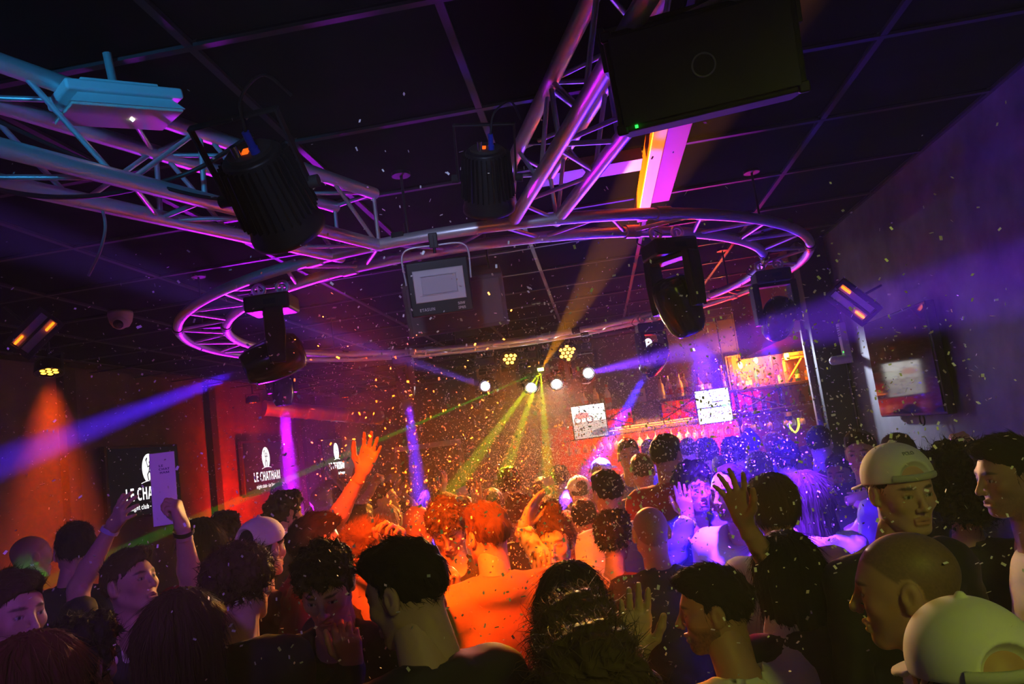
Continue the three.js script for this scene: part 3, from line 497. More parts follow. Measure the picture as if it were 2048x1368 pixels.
// loose locks lying on the hair surface
function withStrands(g, style, det) {
  const p = g.attributes.position, nm = g.attributes.normal, N = det === 2 ? 2400 : 600, gs = [], pos = [], nor = [], ix = g.index;
  const A = V(), nrm = V(), dir = V(), side = V(), curly = ['curly', 'bun', 'afro', 'wavy', 'topknot'].includes(style), L0 = { short: 0.03, swept: 0.045, curly: 0.022, long: 0.08, wavy: 0.06, bun: 0.03, topknot: 0.035, bowl: 0.05, receding: 0.02, afro: 0.04 }[style];
  for (let i = 0; i < N; i++) {
    const v = Math.floor(rnd() * p.count); A.fromBufferAttribute(p, v); nrm.fromBufferAttribute(nm, v);
    if (style === 'long' || style === 'bowl') dir.set(A.x * 0.6, -1, (A.z - 0.02) * 0.6); else if (style === 'swept') dir.set(0.9, -0.1, -0.4); else if (A.y > 0.07) dir.set(A.x * 2, 0.25, 0.7); else dir.set(A.x, -0.7, -0.35);
    const j = curly ? 0.9 : 0.28; dir.x += rr(-j, j); dir.y += rr(-j, j); dir.z += rr(-j, j);
    dir.addScaledVector(nrm, -dir.dot(nrm)).normalize(); side.crossVectors(nrm, dir);
    const L = L0 * rr(0.6, 1.4), w = rr(0.0008, 0.0019), lift = curly ? rr(0.1, 0.75) : rr(0.02, 0.22), cr = curly ? rr(-0.6, 0.6) : rr(-0.12, 0.12), ring = [];
    for (let k = 0; k <= 3; k++) {
      const t = k / 3, c = A.clone().addScaledVector(nrm, -0.002 + lift * L * Math.sin(t * 2.2) * 0.6).addScaledVector(dir, L * t).addScaledVector(side, cr * L * t * t), ww = w * (1.02 - t);
      ring.push([c.clone().addScaledVector(side, -ww), c.clone().addScaledVector(nrm, ww), c.clone().addScaledVector(side, ww)]);
    }
    for (let k = 0; k < 3; k++) for (const [a, b] of [[0, 1], [1, 2]]) {
      const q = [ring[k][a], ring[k + 1][a], ring[k + 1][b], ring[k][a], ring[k + 1][b], ring[k][b]];
      const m = nrm.clone().addScaledVector(side, a ? 0.6 : -0.6).normalize();
      for (const s of q) { pos.push(s.x, s.y, s.z); nor.push(m.x, m.y, m.z); }
    }
  }
  const s = new THREE.BufferGeometry(); s.setAttribute('position', new THREE.Float32BufferAttribute(pos, 3)); s.setAttribute('normal', new THREE.Float32BufferAttribute(nor, 3));
  return mergeGeometries([clean(g), s]);
}
const HAIRS = {};
const hairOf = (style, det) => HAIRS[style + det] ??= hairGeometry(style, det);
// caps; a backwards cap shows its arched opening and strap over the forehead
function capGeometry(back, det) {
  const c = det === 2 ? 0.0038 : 0.006, F = new Field([-0.14, -0.03, -0.26], [0.14, 0.19, 0.26], c), s = back ? -1 : 1;
  F.egg(0, 0.045, -0.012, 0.095, 0.1, 0.115, 0.01).ball(0, 0.146, -0.012, 0.009, 0.004);
  F.cut([-0.2, -0.1, -0.3, 0.2, 0.1, 0.3], (x, y, z) => y - 0.032 - z * 0.14, 0.004);
  F.join([-0.12, -0.03, Math.min(s * 0.04, s * 0.25), 0.12, 0.12, Math.max(s * 0.04, s * 0.25)], (x, y, z) => { const zz = z * s - 0.1, u = Math.hypot(x / 0.085, zz / 0.1); return Math.max((u - 1) * 0.085, Math.abs(y - 0.04 - z * 0.14 + x * x * 2.2 + Math.max(0, zz) * 0.18) - 0.0045, -(zz + 0.02)); }, 0.006);
  F.egg(0, 0.058, -s * 0.12, 0.054, 0.05, 0.06, 0.004, true);
  return F.mesh();
}
const CAPS = {}, capOf = (back, det) => CAPS[[back, det]] ??= capGeometry(back, det);
// hands: wrist at the origin, fingers along +y, palm toward +z, thumb on +x (a right hand)
const POSES = { open: [[10, 14, 10], 9, 0], spread: [[6, 10, 8], 15, 0], flat: [[5, 8, 5], 2, 0.2], relaxed: [[22, 32, 22], 3, 0.3], curl: [[48, 52, 30], 2, 0.6], grip: [[58, 75, 45], 0, 0.9], fist: [[80, 95, 60], 0, 1] };
function handGeometry(pose, c) {
  const [curl, spread, th] = POSES[pose], F = new Field([-0.085, -0.05, -0.04], [0.1, 0.215, 0.12], c);
  F.bone([0, -0.04, 0], [0, 0.012, 0], 0.0265, 0.025, 0.01);
  const K = [[0.031, 0.09, 0.074, 0.0095], [0.0105, 0.096, 0.083, 0.0098], [-0.0105, 0.091, 0.076, 0.0094], [-0.029, 0.08, 0.058, 0.0084]];
  K.forEach(([x, y, L, r], n) => {
    F.bone([x * 0.55, 0.01, 0], [x, y, 0], 0.016, 0.0125, 0.018);
    let a = 0, sp = -THREE.MathUtils.degToRad(spread * (1.5 - n)) * -1; const q = [x, y, 0];
    [0.46, 0.3, 0.24].forEach((u, k) => {
      a += THREE.MathUtils.degToRad(curl[k] * (1 + 0.08 * (n - 1)));
      const l = L * u, e = [q[0] + l * Math.sin(sp) * Math.cos(a), q[1] + l * Math.cos(a) * Math.cos(sp), q[2] + l * Math.sin(a)];
      F.bone([...q], e, r * (1 - 0.1 * k), r * (0.9 - 0.1 * k), 0.004); q.splice(0, 3, ...e);
    });
  });
  const T = th > 0.8 ? [[0.024, 0.022, 0.01], [0.047, 0.05, 0.028], [0.036, 0.08, 0.045], [0.014, 0.09, 0.05]] : [[0.022, 0.02, 0.008], [0.05, 0.045, 0.014 + th * 0.012], [0.066 - th * 0.016, 0.078, 0.02 + th * 0.02], [0.074 - th * 0.026, 0.104, 0.022 + th * 0.03]];
  for (let k = 0; k < 3; k++) F.bone(T[k], T[k + 1], [0.0165, 0.0115, 0.0105][k], [0.012, 0.0105, 0.0088][k], 0.007);
  return F.mesh();
}
const HANDS = {}, handOf = (pose, det) => HANDS[pose + (det === 2)] ??= handGeometry(pose, det === 2 ? 0.0042 : 0.0065);
// trousers and shoes for a hip height of 0.93
const trouserGeo = (() => {
  const F = new Field([-0.26, 0.02, -0.2], [0.26, 1.06, 0.2], 0.026);
  F.egg(0, 0.93, -0.01, 0.175, 0.12, 0.13, 0.02);
  for (const s of [-1, 1]) F.bone([s * 0.088, 0.88, 0], [s * 0.1, 0.5, 0.012], 0.092, 0.07, 0.03).bone([s * 0.1, 0.5, 0.012], [s * 0.115, 0.09, -0.02], 0.07, 0.056, 0.02);
  return F.ripple((x, y, z) => 0.006 * noise(x * 22, y * 30, z * 22)).mesh();
})();
const shoeGeo = (() => { const F = new Field([-0.08, -0.03, -0.12], [0.08, 0.13, 0.24], 0.014); F.egg(0, 0.035, 0.05, 0.045, 0.04, 0.135, 0.02).bone([0, 0.05, -0.03], [0, 0.1, -0.03], 0.046, 0.044, 0.03); F.cut([-0.1, -0.05, -0.2, 0.1, 0.05, 0.3], (x, y, z) => y - 0.006, 0.004); return F.mesh(); })();

const SKIN = [[0.56, 0.33, 0.24], [0.4, 0.22, 0.14], [0.2, 0.1, 0.06]];
const HAIRC = { dark: [0.022, 0.016, 0.012], black: [0.008, 0.008, 0.009], brown: [0.07, 0.042, 0.022], auburn: [0.12, 0.045, 0.02], blond: [0.36, 0.24, 0.11], grey: [0.4, 0.39, 0.38] };
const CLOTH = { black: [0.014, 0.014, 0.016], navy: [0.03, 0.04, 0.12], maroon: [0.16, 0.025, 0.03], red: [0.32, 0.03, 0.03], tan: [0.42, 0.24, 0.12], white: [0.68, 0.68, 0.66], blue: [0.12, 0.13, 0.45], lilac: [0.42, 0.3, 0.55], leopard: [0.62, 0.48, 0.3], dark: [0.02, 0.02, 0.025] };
const skinMat = new THREE.MeshPhysicalMaterial({ color: 0xffffff, vertexColors: true, roughness: 0.5, specularIntensity: 0.7 });
const hairMats = {}, clothMats = {};
const hairMat = (n) => hairMats[n] ??= new THREE.MeshPhysicalMaterial({ color: lin(...HAIRC[n]), roughness: 0.6, specularIntensity: 0.2 });
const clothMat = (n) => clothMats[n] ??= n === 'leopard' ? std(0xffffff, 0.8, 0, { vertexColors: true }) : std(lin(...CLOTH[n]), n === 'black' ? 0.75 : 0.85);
function painted(g, fn) {
  g = clean(g.clone()); const p = g.attributes.position, c = new Float32Array(p.count * 3);
  for (let i = 0; i < p.count; i++) { const q = fn(p.getX(i), p.getY(i), p.getZ(i)); c[3 * i] = q[0]; c[3 * i + 1] = q[1]; c[3 * i + 2] = q[2]; }
  g.setAttribute('color', new THREE.BufferAttribute(c, 3)); return g;
}
const mixc = (a, b, t) => [a[0] + (b[0] - a[0]) * t, a[1] + (b[1] - a[1]) * t, a[2] + (b[2] - a[2]) * t];
const st = (a, b, x) => { const t = Math.min(1, Math.max(0, (x - a) / (b - a))); return t * t * (3 - 2 * t); };
function person(d) {
  const det = d.det, fem = d.fem ? 1 : 0, by = THREE.MathUtils.degToRad(d.by ?? d.yaw), H = d.p[1];
  const sk = SKIN[d.skin ?? 0], hc = HAIRC[d.hc ?? 'dark'];
  const G = thing('person', d.label, 'person', [0, 0, 0], 'dancers in the crowd');
  // the head leans a little ahead of the shoulders
  const fwd = V(Math.sin(by), 0, Math.cos(by)); G.position.set(d.p[0] - fwd.x * 0.035, 0, d.p[2] - fwd.z * 0.035); G.rotation.y = by; G.updateMatrixWorld(true);
  const loc = (w) => G.worldToLocal(V(...w));
  const hp = loc(d.p), hq = new THREE.Quaternion().setFromEuler(new THREE.Euler(THREE.MathUtils.degToRad(d.pitch ?? 0), THREE.MathUtils.degToRad(d.yaw) - by, THREE.MathUtils.degToRad(d.roll ?? 0), 'YXZ'));
  const HM = new THREE.Matrix4().compose(hp, hq, V(1, 1, 1).multiplyScalar(fem ? 0.96 : 1));
  // head with painted brows, eyes, lips, stubble and shaved hair
  const buzz = d.hair === 'buzz' || d.hair === 'receding', beard = d.beard ?? 0;
  const head = painted(headOf(det, fem, d.mouth ? 1 : 0), (x, y, z) => {
    const ax = Math.abs(x); let c = mixc(sk, [sk[0] * 0.95, sk[1] * 0.72, sk[2] * 0.7], 0.5 * st(0.03, 0.05, ax) * st(0.04, 0.07, z) * st(-0.05, -0.02, y) * (1 - st(0, 0.02, y)));
    c = mixc(c, [c[0] * 0.92, c[1] * 0.9, c[2] * 0.9], 0.5 + 0.5 * noise(x * 60, y * 60, z * 60));
    if (z > 0.06) {
      const e = Math.hypot((ax - 0.031) / 0.0105, (y - 0.0005) / 0.005);
      if (d.eyes !== 0 && e < 1) { const r = Math.hypot(ax - 0.031, y - 0.001); c = r < 0.0052 ? [0.02, 0.014, 0.01] : [0.42, 0.4, 0.38]; } else if (e < 1.35) c = mixc(c, hc, 0.6);
      const b = Math.hypot((ax - 0.031) / 0.021, (y - 0.0255 + Math.abs(ax - 0.033) * 0.16) / 0.0055); if (b < 1.2) c = mixc(c, hc, 0.85 * (1 - st(0.7, 1.2, b)));
      const l = Math.hypot(x / 0.024, (y + 0.071) / 0.0115); if (l < 1.15) c = mixc(c, [sk[0] * 0.8, sk[1] * 0.45, sk[2] * 0.45], (fem ? 0.85 : 0.6) * (1 - st(0.8, 1.15, l)));
    }
    if (beard && z > -0.01 && y < -0.028 && y > -0.13) { const u = st(-0.03, -0.055, -(-y)) ; const side2 = st(0.035, 0.055, ax), m = Math.max(st(-0.05, -0.075, y), side2 * st(-0.02, -0.05, y)), lip = Math.hypot(x / 0.022, (y + 0.071) / 0.011); c = mixc(c, hc, beard * m * (lip < 1 ? 0.15 : 1) * (0.75 + 0.25 * noise(x * 400, y * 400, z * 400))); }
    if (buzz) { const line = d.hair === 'receding' ? 0.085 : 0.062, m = st(line - 0.004, line + 0.006, y + Math.max(0, 0.055 - z) * 0.75 - Math.max(0, z - 0.06) * 0.4) * (Math.hypot((ax - 0.08) / 0.03, (y + 0.002) / 0.04, (z + 0.008) / 0.03) < 1 ? 0 : 1) * st(-0.07, -0.05, y); c = mixc(c, mixc(hc, sk, 0.22), 0.85 * m * (0.85 + 0.15 * noise(x * 500, y * 500, z * 500))); }
    return c;
  }).applyMatrix4(HM);
  // skeleton
  const w = fem ? 0.86 : 1, sy = H - (fem ? 0.235 : 0.245), shoulder = { R: V(-0.178 * w, sy, -0.035), L: V(0.178 * w, sy, -0.035) };
  const long = d.top !== 'tee', fat = { tee: 0.013, long: 0.014, hoodie: 0.028, jacket: 0.024 }[d.top], c = [0.03, 0.024, 0.0165][det];
  const up = 0.285 * w, fo = 0.26 * w, arm = {};
  for (const s of ['R', 'L']) {
    const a = d.arms?.[s], S = shoulder[s], sg = s === 'R' ? -1 : 1;
    let W = a ? loc(a.w) : V(sg * 0.25 * w, H - 0.8, 0.06), hint = a?.el ? loc(a.el) : a ? S.clone().add(V(sg * 0.2, -0.25, -0.02)) : S.clone().add(V(sg * 0.12, -0.3, -0.12));
    const v = W.clone().sub(S); let L = v.length(); const mx = (up + fo) * 0.985; let k = 1;
    if (L > mx) { k = Math.min(1.16, L / mx); if (L > mx * k) { v.setLength(mx * k); W = S.clone().add(v); L = mx * k; } }
    const u = v.clone().normalize(), U = up * k, O = fo * k, x = (U * U - O * O + L * L) / (2 * L), h = Math.sqrt(Math.max(0, U * U - x * x));
    const pole = hint.clone().sub(S); pole.addScaledVector(u, -pole.dot(u)); if (pole.lengthSq() < 1e-6) pole.set(sg, 0, 0); pole.normalize();
    const E = S.clone().addScaledVector(u, x).addScaledVector(pole, h);
    let dir = a?.to ? loc(a.to).sub(W).normalize() : W.clone().sub(E).normalize();
    let palm = a?.palm ? V(...a.palm).applyAxisAngle(UPV, -by) : V(-sg, 0, 0.2); palm.addScaledVector(dir, -palm.dot(dir)); if (palm.lengthSq() < 1e-4) palm.set(0, 0, 1).addScaledVector(dir, -dir.z); palm.normalize();
    arm[s] = { S, E, W, dir, palm, pose: a?.pose ?? 'relaxed' };
  }
  const all = [shoulder.R, shoulder.L, ...Object.values(arm).flatMap((a) => [a.E, a.W])], lo = [-0.26, H - 0.95, -0.22], hi = [0.26, H + 0.02, 0.24];
  for (const q of all) ['x', 'y', 'z'].forEach((k, i) => { lo[i] = Math.min(lo[i], q[k] - 0.1); hi[i] = Math.max(hi[i], q[k] + 0.1); });
  const A = (v) => [v.x, v.y, v.z], nb = [hp.x * 0.3, H - 0.2, -0.045];
  const trunk = (F, e) => {
    F.egg(0, H - 0.37, -0.02, 0.165 * w + e, 0.17 + e, 0.112 + e + (fem ? 0.006 : 0), 0.03).egg(0, H - 0.56, -0.01, 0.143 * w + e, 0.19 + e, 0.108 + e, 0.05).egg(0, H - 0.75, -0.01, 0.165 + e, 0.13 + e, 0.12 + e, 0.05);
    for (const s of [-1, 1]) F.bone([s * 0.03, H - 0.185, -0.05], [s * 0.145 * w, sy + 0.005, -0.04], 0.04 + e, 0.05 + e, 0.05);
    if (fem) for (const s of [-1, 1]) F.ball(s * 0.075, H - 0.41, 0.06, 0.062 + e, 0.03);
    return F;
  };
  const limb = (F, a, e, t0, t1) => { const p = a.S, q = a.E, r = a.W; F.ball(p.x, p.y, p.z, 0.058 * w + e, 0.05);
    if (t1 <= 1) { F.bone(A(p), A(p.clone().lerp(q, t1)), 0.053 * w + e, 0.05 * w + e * 1.25, 0.03); return; }
    F.bone(A(p), A(q), 0.052 * w + e, 0.041 * w + e, 0.03).bone(A(q), A(q.clone().lerp(r, 0.35)), 0.041 * w + e, 0.042 * w + e, 0.015).bone(A(q.clone().lerp(r, 0.35)), A(q.clone().lerp(r, t1 - 1)), 0.042 * w + e, 0.0265 + e * 0.9, 0.015); };
  // body: neck, chest and arms in one surface
  const SF = new Field(lo, hi, c);
  trunk(SF, -0.012); SF.bone([hp.x, H - 0.07, hp.z - 0.025], nb, fem ? 0.046 : 0.055, fem ? 0.052 : 0.062, 0.03);
  for (const s of ['R', 'L']) limb(SF, arm[s], long ? -0.012 : 0, 0, 2);
  const ink = d.ex === 'tattoo' ? { E: arm.R.E, v: arm.R.W.clone().sub(arm.R.E) } : null, tmp = V();
  const body = painted(SF.mesh(), (x, y, z) => {
    if (!ink) return sk;
    tmp.set(x, y, z).sub(ink.E); const t = tmp.dot(ink.v) / ink.v.lengthSq();
    return t > 0.08 && t < 0.72 && tmp.addScaledVector(ink.v, -t).length() < 0.07 && noise(x * 38, y * 38, z * 38) + 0.5 * noise(x * 90, y * 90, z * 90) > 0.02 ? mixc(sk, [0.02, 0.022, 0.03], 0.8) : sk;
  });
  const handGs = ['R', 'L'].filter((s) => d.arms?.[s] || det > 0).map((s) => {
    const a = arm[s], x = a.dir.clone().cross(a.palm), m = new THREE.Matrix4().makeBasis(x, a.dir, a.palm); m.setPosition(a.W.clone().addScaledVector(a.dir, 0.012));
    let g = handOf(a.pose, d.arms?.[s] ? Math.max(det, 1) : 1); if (s === 'L') { g = g.clone().scale(-1, 1, 1); const ix = g.index.array.slice(); for (let i = 0; i < ix.length; i += 3) { const t = ix[i]; ix[i] = ix[i + 1]; ix[i + 1] = t; } g.setIndex(new THREE.BufferAttribute(ix, 1)); g.computeVertexNormals(); }
    return painted(g, (x2, y2, z2) => mixc(sk, [sk[0] * 0.96, sk[1] * 0.8, sk[2] * 0.78], st(0.01, 0.03, z2) * 0.6)).applyMatrix4(m);
  });
  part('body', mergeGeometries([body, head, ...handGs]), skinMat, G);
  // top
  const TF = new Field(lo, hi, c); trunk(TF, fat);
  for (const s of ['R', 'L']) limb(TF, arm[s], fat + (long ? 0 : 0.004), 0, long ? 1.93 : d.sleeve ?? 0.62);
  const rp = d.top === 'jacket' ? 0.008 : 0.0065;
  if (det) TF.ripple((x, y, z) => rp * noise(x * 17 + 3 * noise(x * 6, y * 6, z * 6), y * 26, z * 17) + (d.top === 'jacket' && d.tc === 'blue' ? 0.007 * Math.cos(y * 75) : 0), 0.05);
  if (d.top === 'hoodie') TF.egg(0, H - 0.2, -0.1, 0.12, 0.055, 0.06, 0.03);
  if (d.top === 'jacket') TF.bone([-0.05, H - 0.17, -0.075], [0.05, H - 0.17, -0.075], 0.03, 0.03, 0.03).bone([-0.075, H - 0.175, -0.04], [-0.06, H - 0.2, 0.04], 0.024, 0.018, 0.02).bone([0.075, H - 0.175, -0.04], [0.06, H - 0.2, 0.04], 0.024, 0.018, 0.02);
  TF.bone([hp.x * 0.6, H + 0.05, hp.z * 0.5 - 0.03], [0, H - 0.185, -0.03], 0.066, 0.066, 0.008, true).ball(0, H - 0.19, 0.02, 0.001);
  TF.egg(0, H - 0.2, 0.02, 0.066, 0.035, 0.07, 0.01, true);
  let tg = TF.mesh();
  if (d.tc === 'leopard') tg = painted(tg, (x, y, z) => { const a = noise(x * 55, y * 55, z * 55), b = noise(x * 110 + 9, y * 110, z * 110); return Math.abs(a - 0.35) < 0.16 && b > -0.25 ? [0.05, 0.025, 0.012] : a > 0.45 ? [0.4, 0.22, 0.09] : CLOTH.leopard; });
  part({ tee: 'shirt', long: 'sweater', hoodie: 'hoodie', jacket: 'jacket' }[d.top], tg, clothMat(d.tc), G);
  const tr = part('trousers', trouserGeo, clothMat('dark'), G); tr.scale.set(w, (H - 0.7) / 0.94, 1);
  for (const s of [-1, 1]) part('shoe', shoeGeo, M.black, G).position.set(s * 0.118 * w, 0, 0);
  if (d.hair && d.hair !== 'buzz') { const m = part(d.hair === 'hood' ? 'hood' : 'hair', hairOf(d.cap ? 'receding' : d.hair, det), d.hair === 'hood' ? clothMat(d.tc) : hairMat(d.hc ?? 'dark'), G); m.applyMatrix4(HM); }
  if (d.cap) {
    const back = d.cap === 'whiteback', m = part('cap', capOf(back, det), std(lin(0.66, 0.64, 0.6), 0.8), G); m.applyMatrix4(HM);
    if (back) { const sb = part('cap_strap', new THREE.TorusGeometry(0.104, 0.006, 8, 30, 1.3).rotateZ(Math.PI / 2 - 0.65).rotateX(Math.PI / 2).scale(1, 1.7, 1.06).translate(0, 0.054, -0.012), std(lin(0.4, 0.39, 0.37), 0.8), G); sb.applyMatrix4(HM); }
    if (back && det === 2 && H > 1.6) ['P', 'O', 'L', 'O'].forEach((ch, i) => { const a = (i - 1.5) * 0.1, l = part('cap_lettering', lettering(ch, 0.012, 0.003).rotateX(-0.75).translate(0, 0, 0), M.grey, G); l.applyMatrix4(new THREE.Matrix4().makeRotationY(a).setPosition(Math.sin(a) * 0.078, 0.118, Math.cos(a) * 0.07 - 0.006)); l.applyMatrix4(HM); });
    if (d.cap === 'whiteblue') part('cap_brim_trim', new THREE.TorusGeometry(0.088, 0.006, 8, 24, Math.PI).rotateX(Math.PI / 2).translate(0, 0.045, 0.115), M.blue, G).applyMatrix4(HM);
  }
  if (d.ex === 'glasses') part('glasses', merge([-1, 1].flatMap((s) => [new THREE.TorusGeometry(0.022, 0.002, 6, 20).scale(1.1, 0.85, 1).translate(s * 0.032, 0.0, 0.1), rod(V(s * 0.056, 0.004, 0.098), V(s * 0.084, 0.006, -0.01), 0.002, 6)]), rod(V(-0.01, 0.002, 0.1), V(0.01, 0.002, 0.1), 0.002, 6)), M.blackGloss, G).applyMatrix4(HM);
  if (d.ex === 'su') { const l = part('shirt_lettering', lettering('Su', 0.085, 0.004), std(lin(0.7, 0.68, 0.7), 0.6), G); l.position.set(-0.055, H - 0.24, 0.066); l.rotation.set(-0.55, -0.15, 0); }
  d.made = { G, arm, hp };
  return G;
}
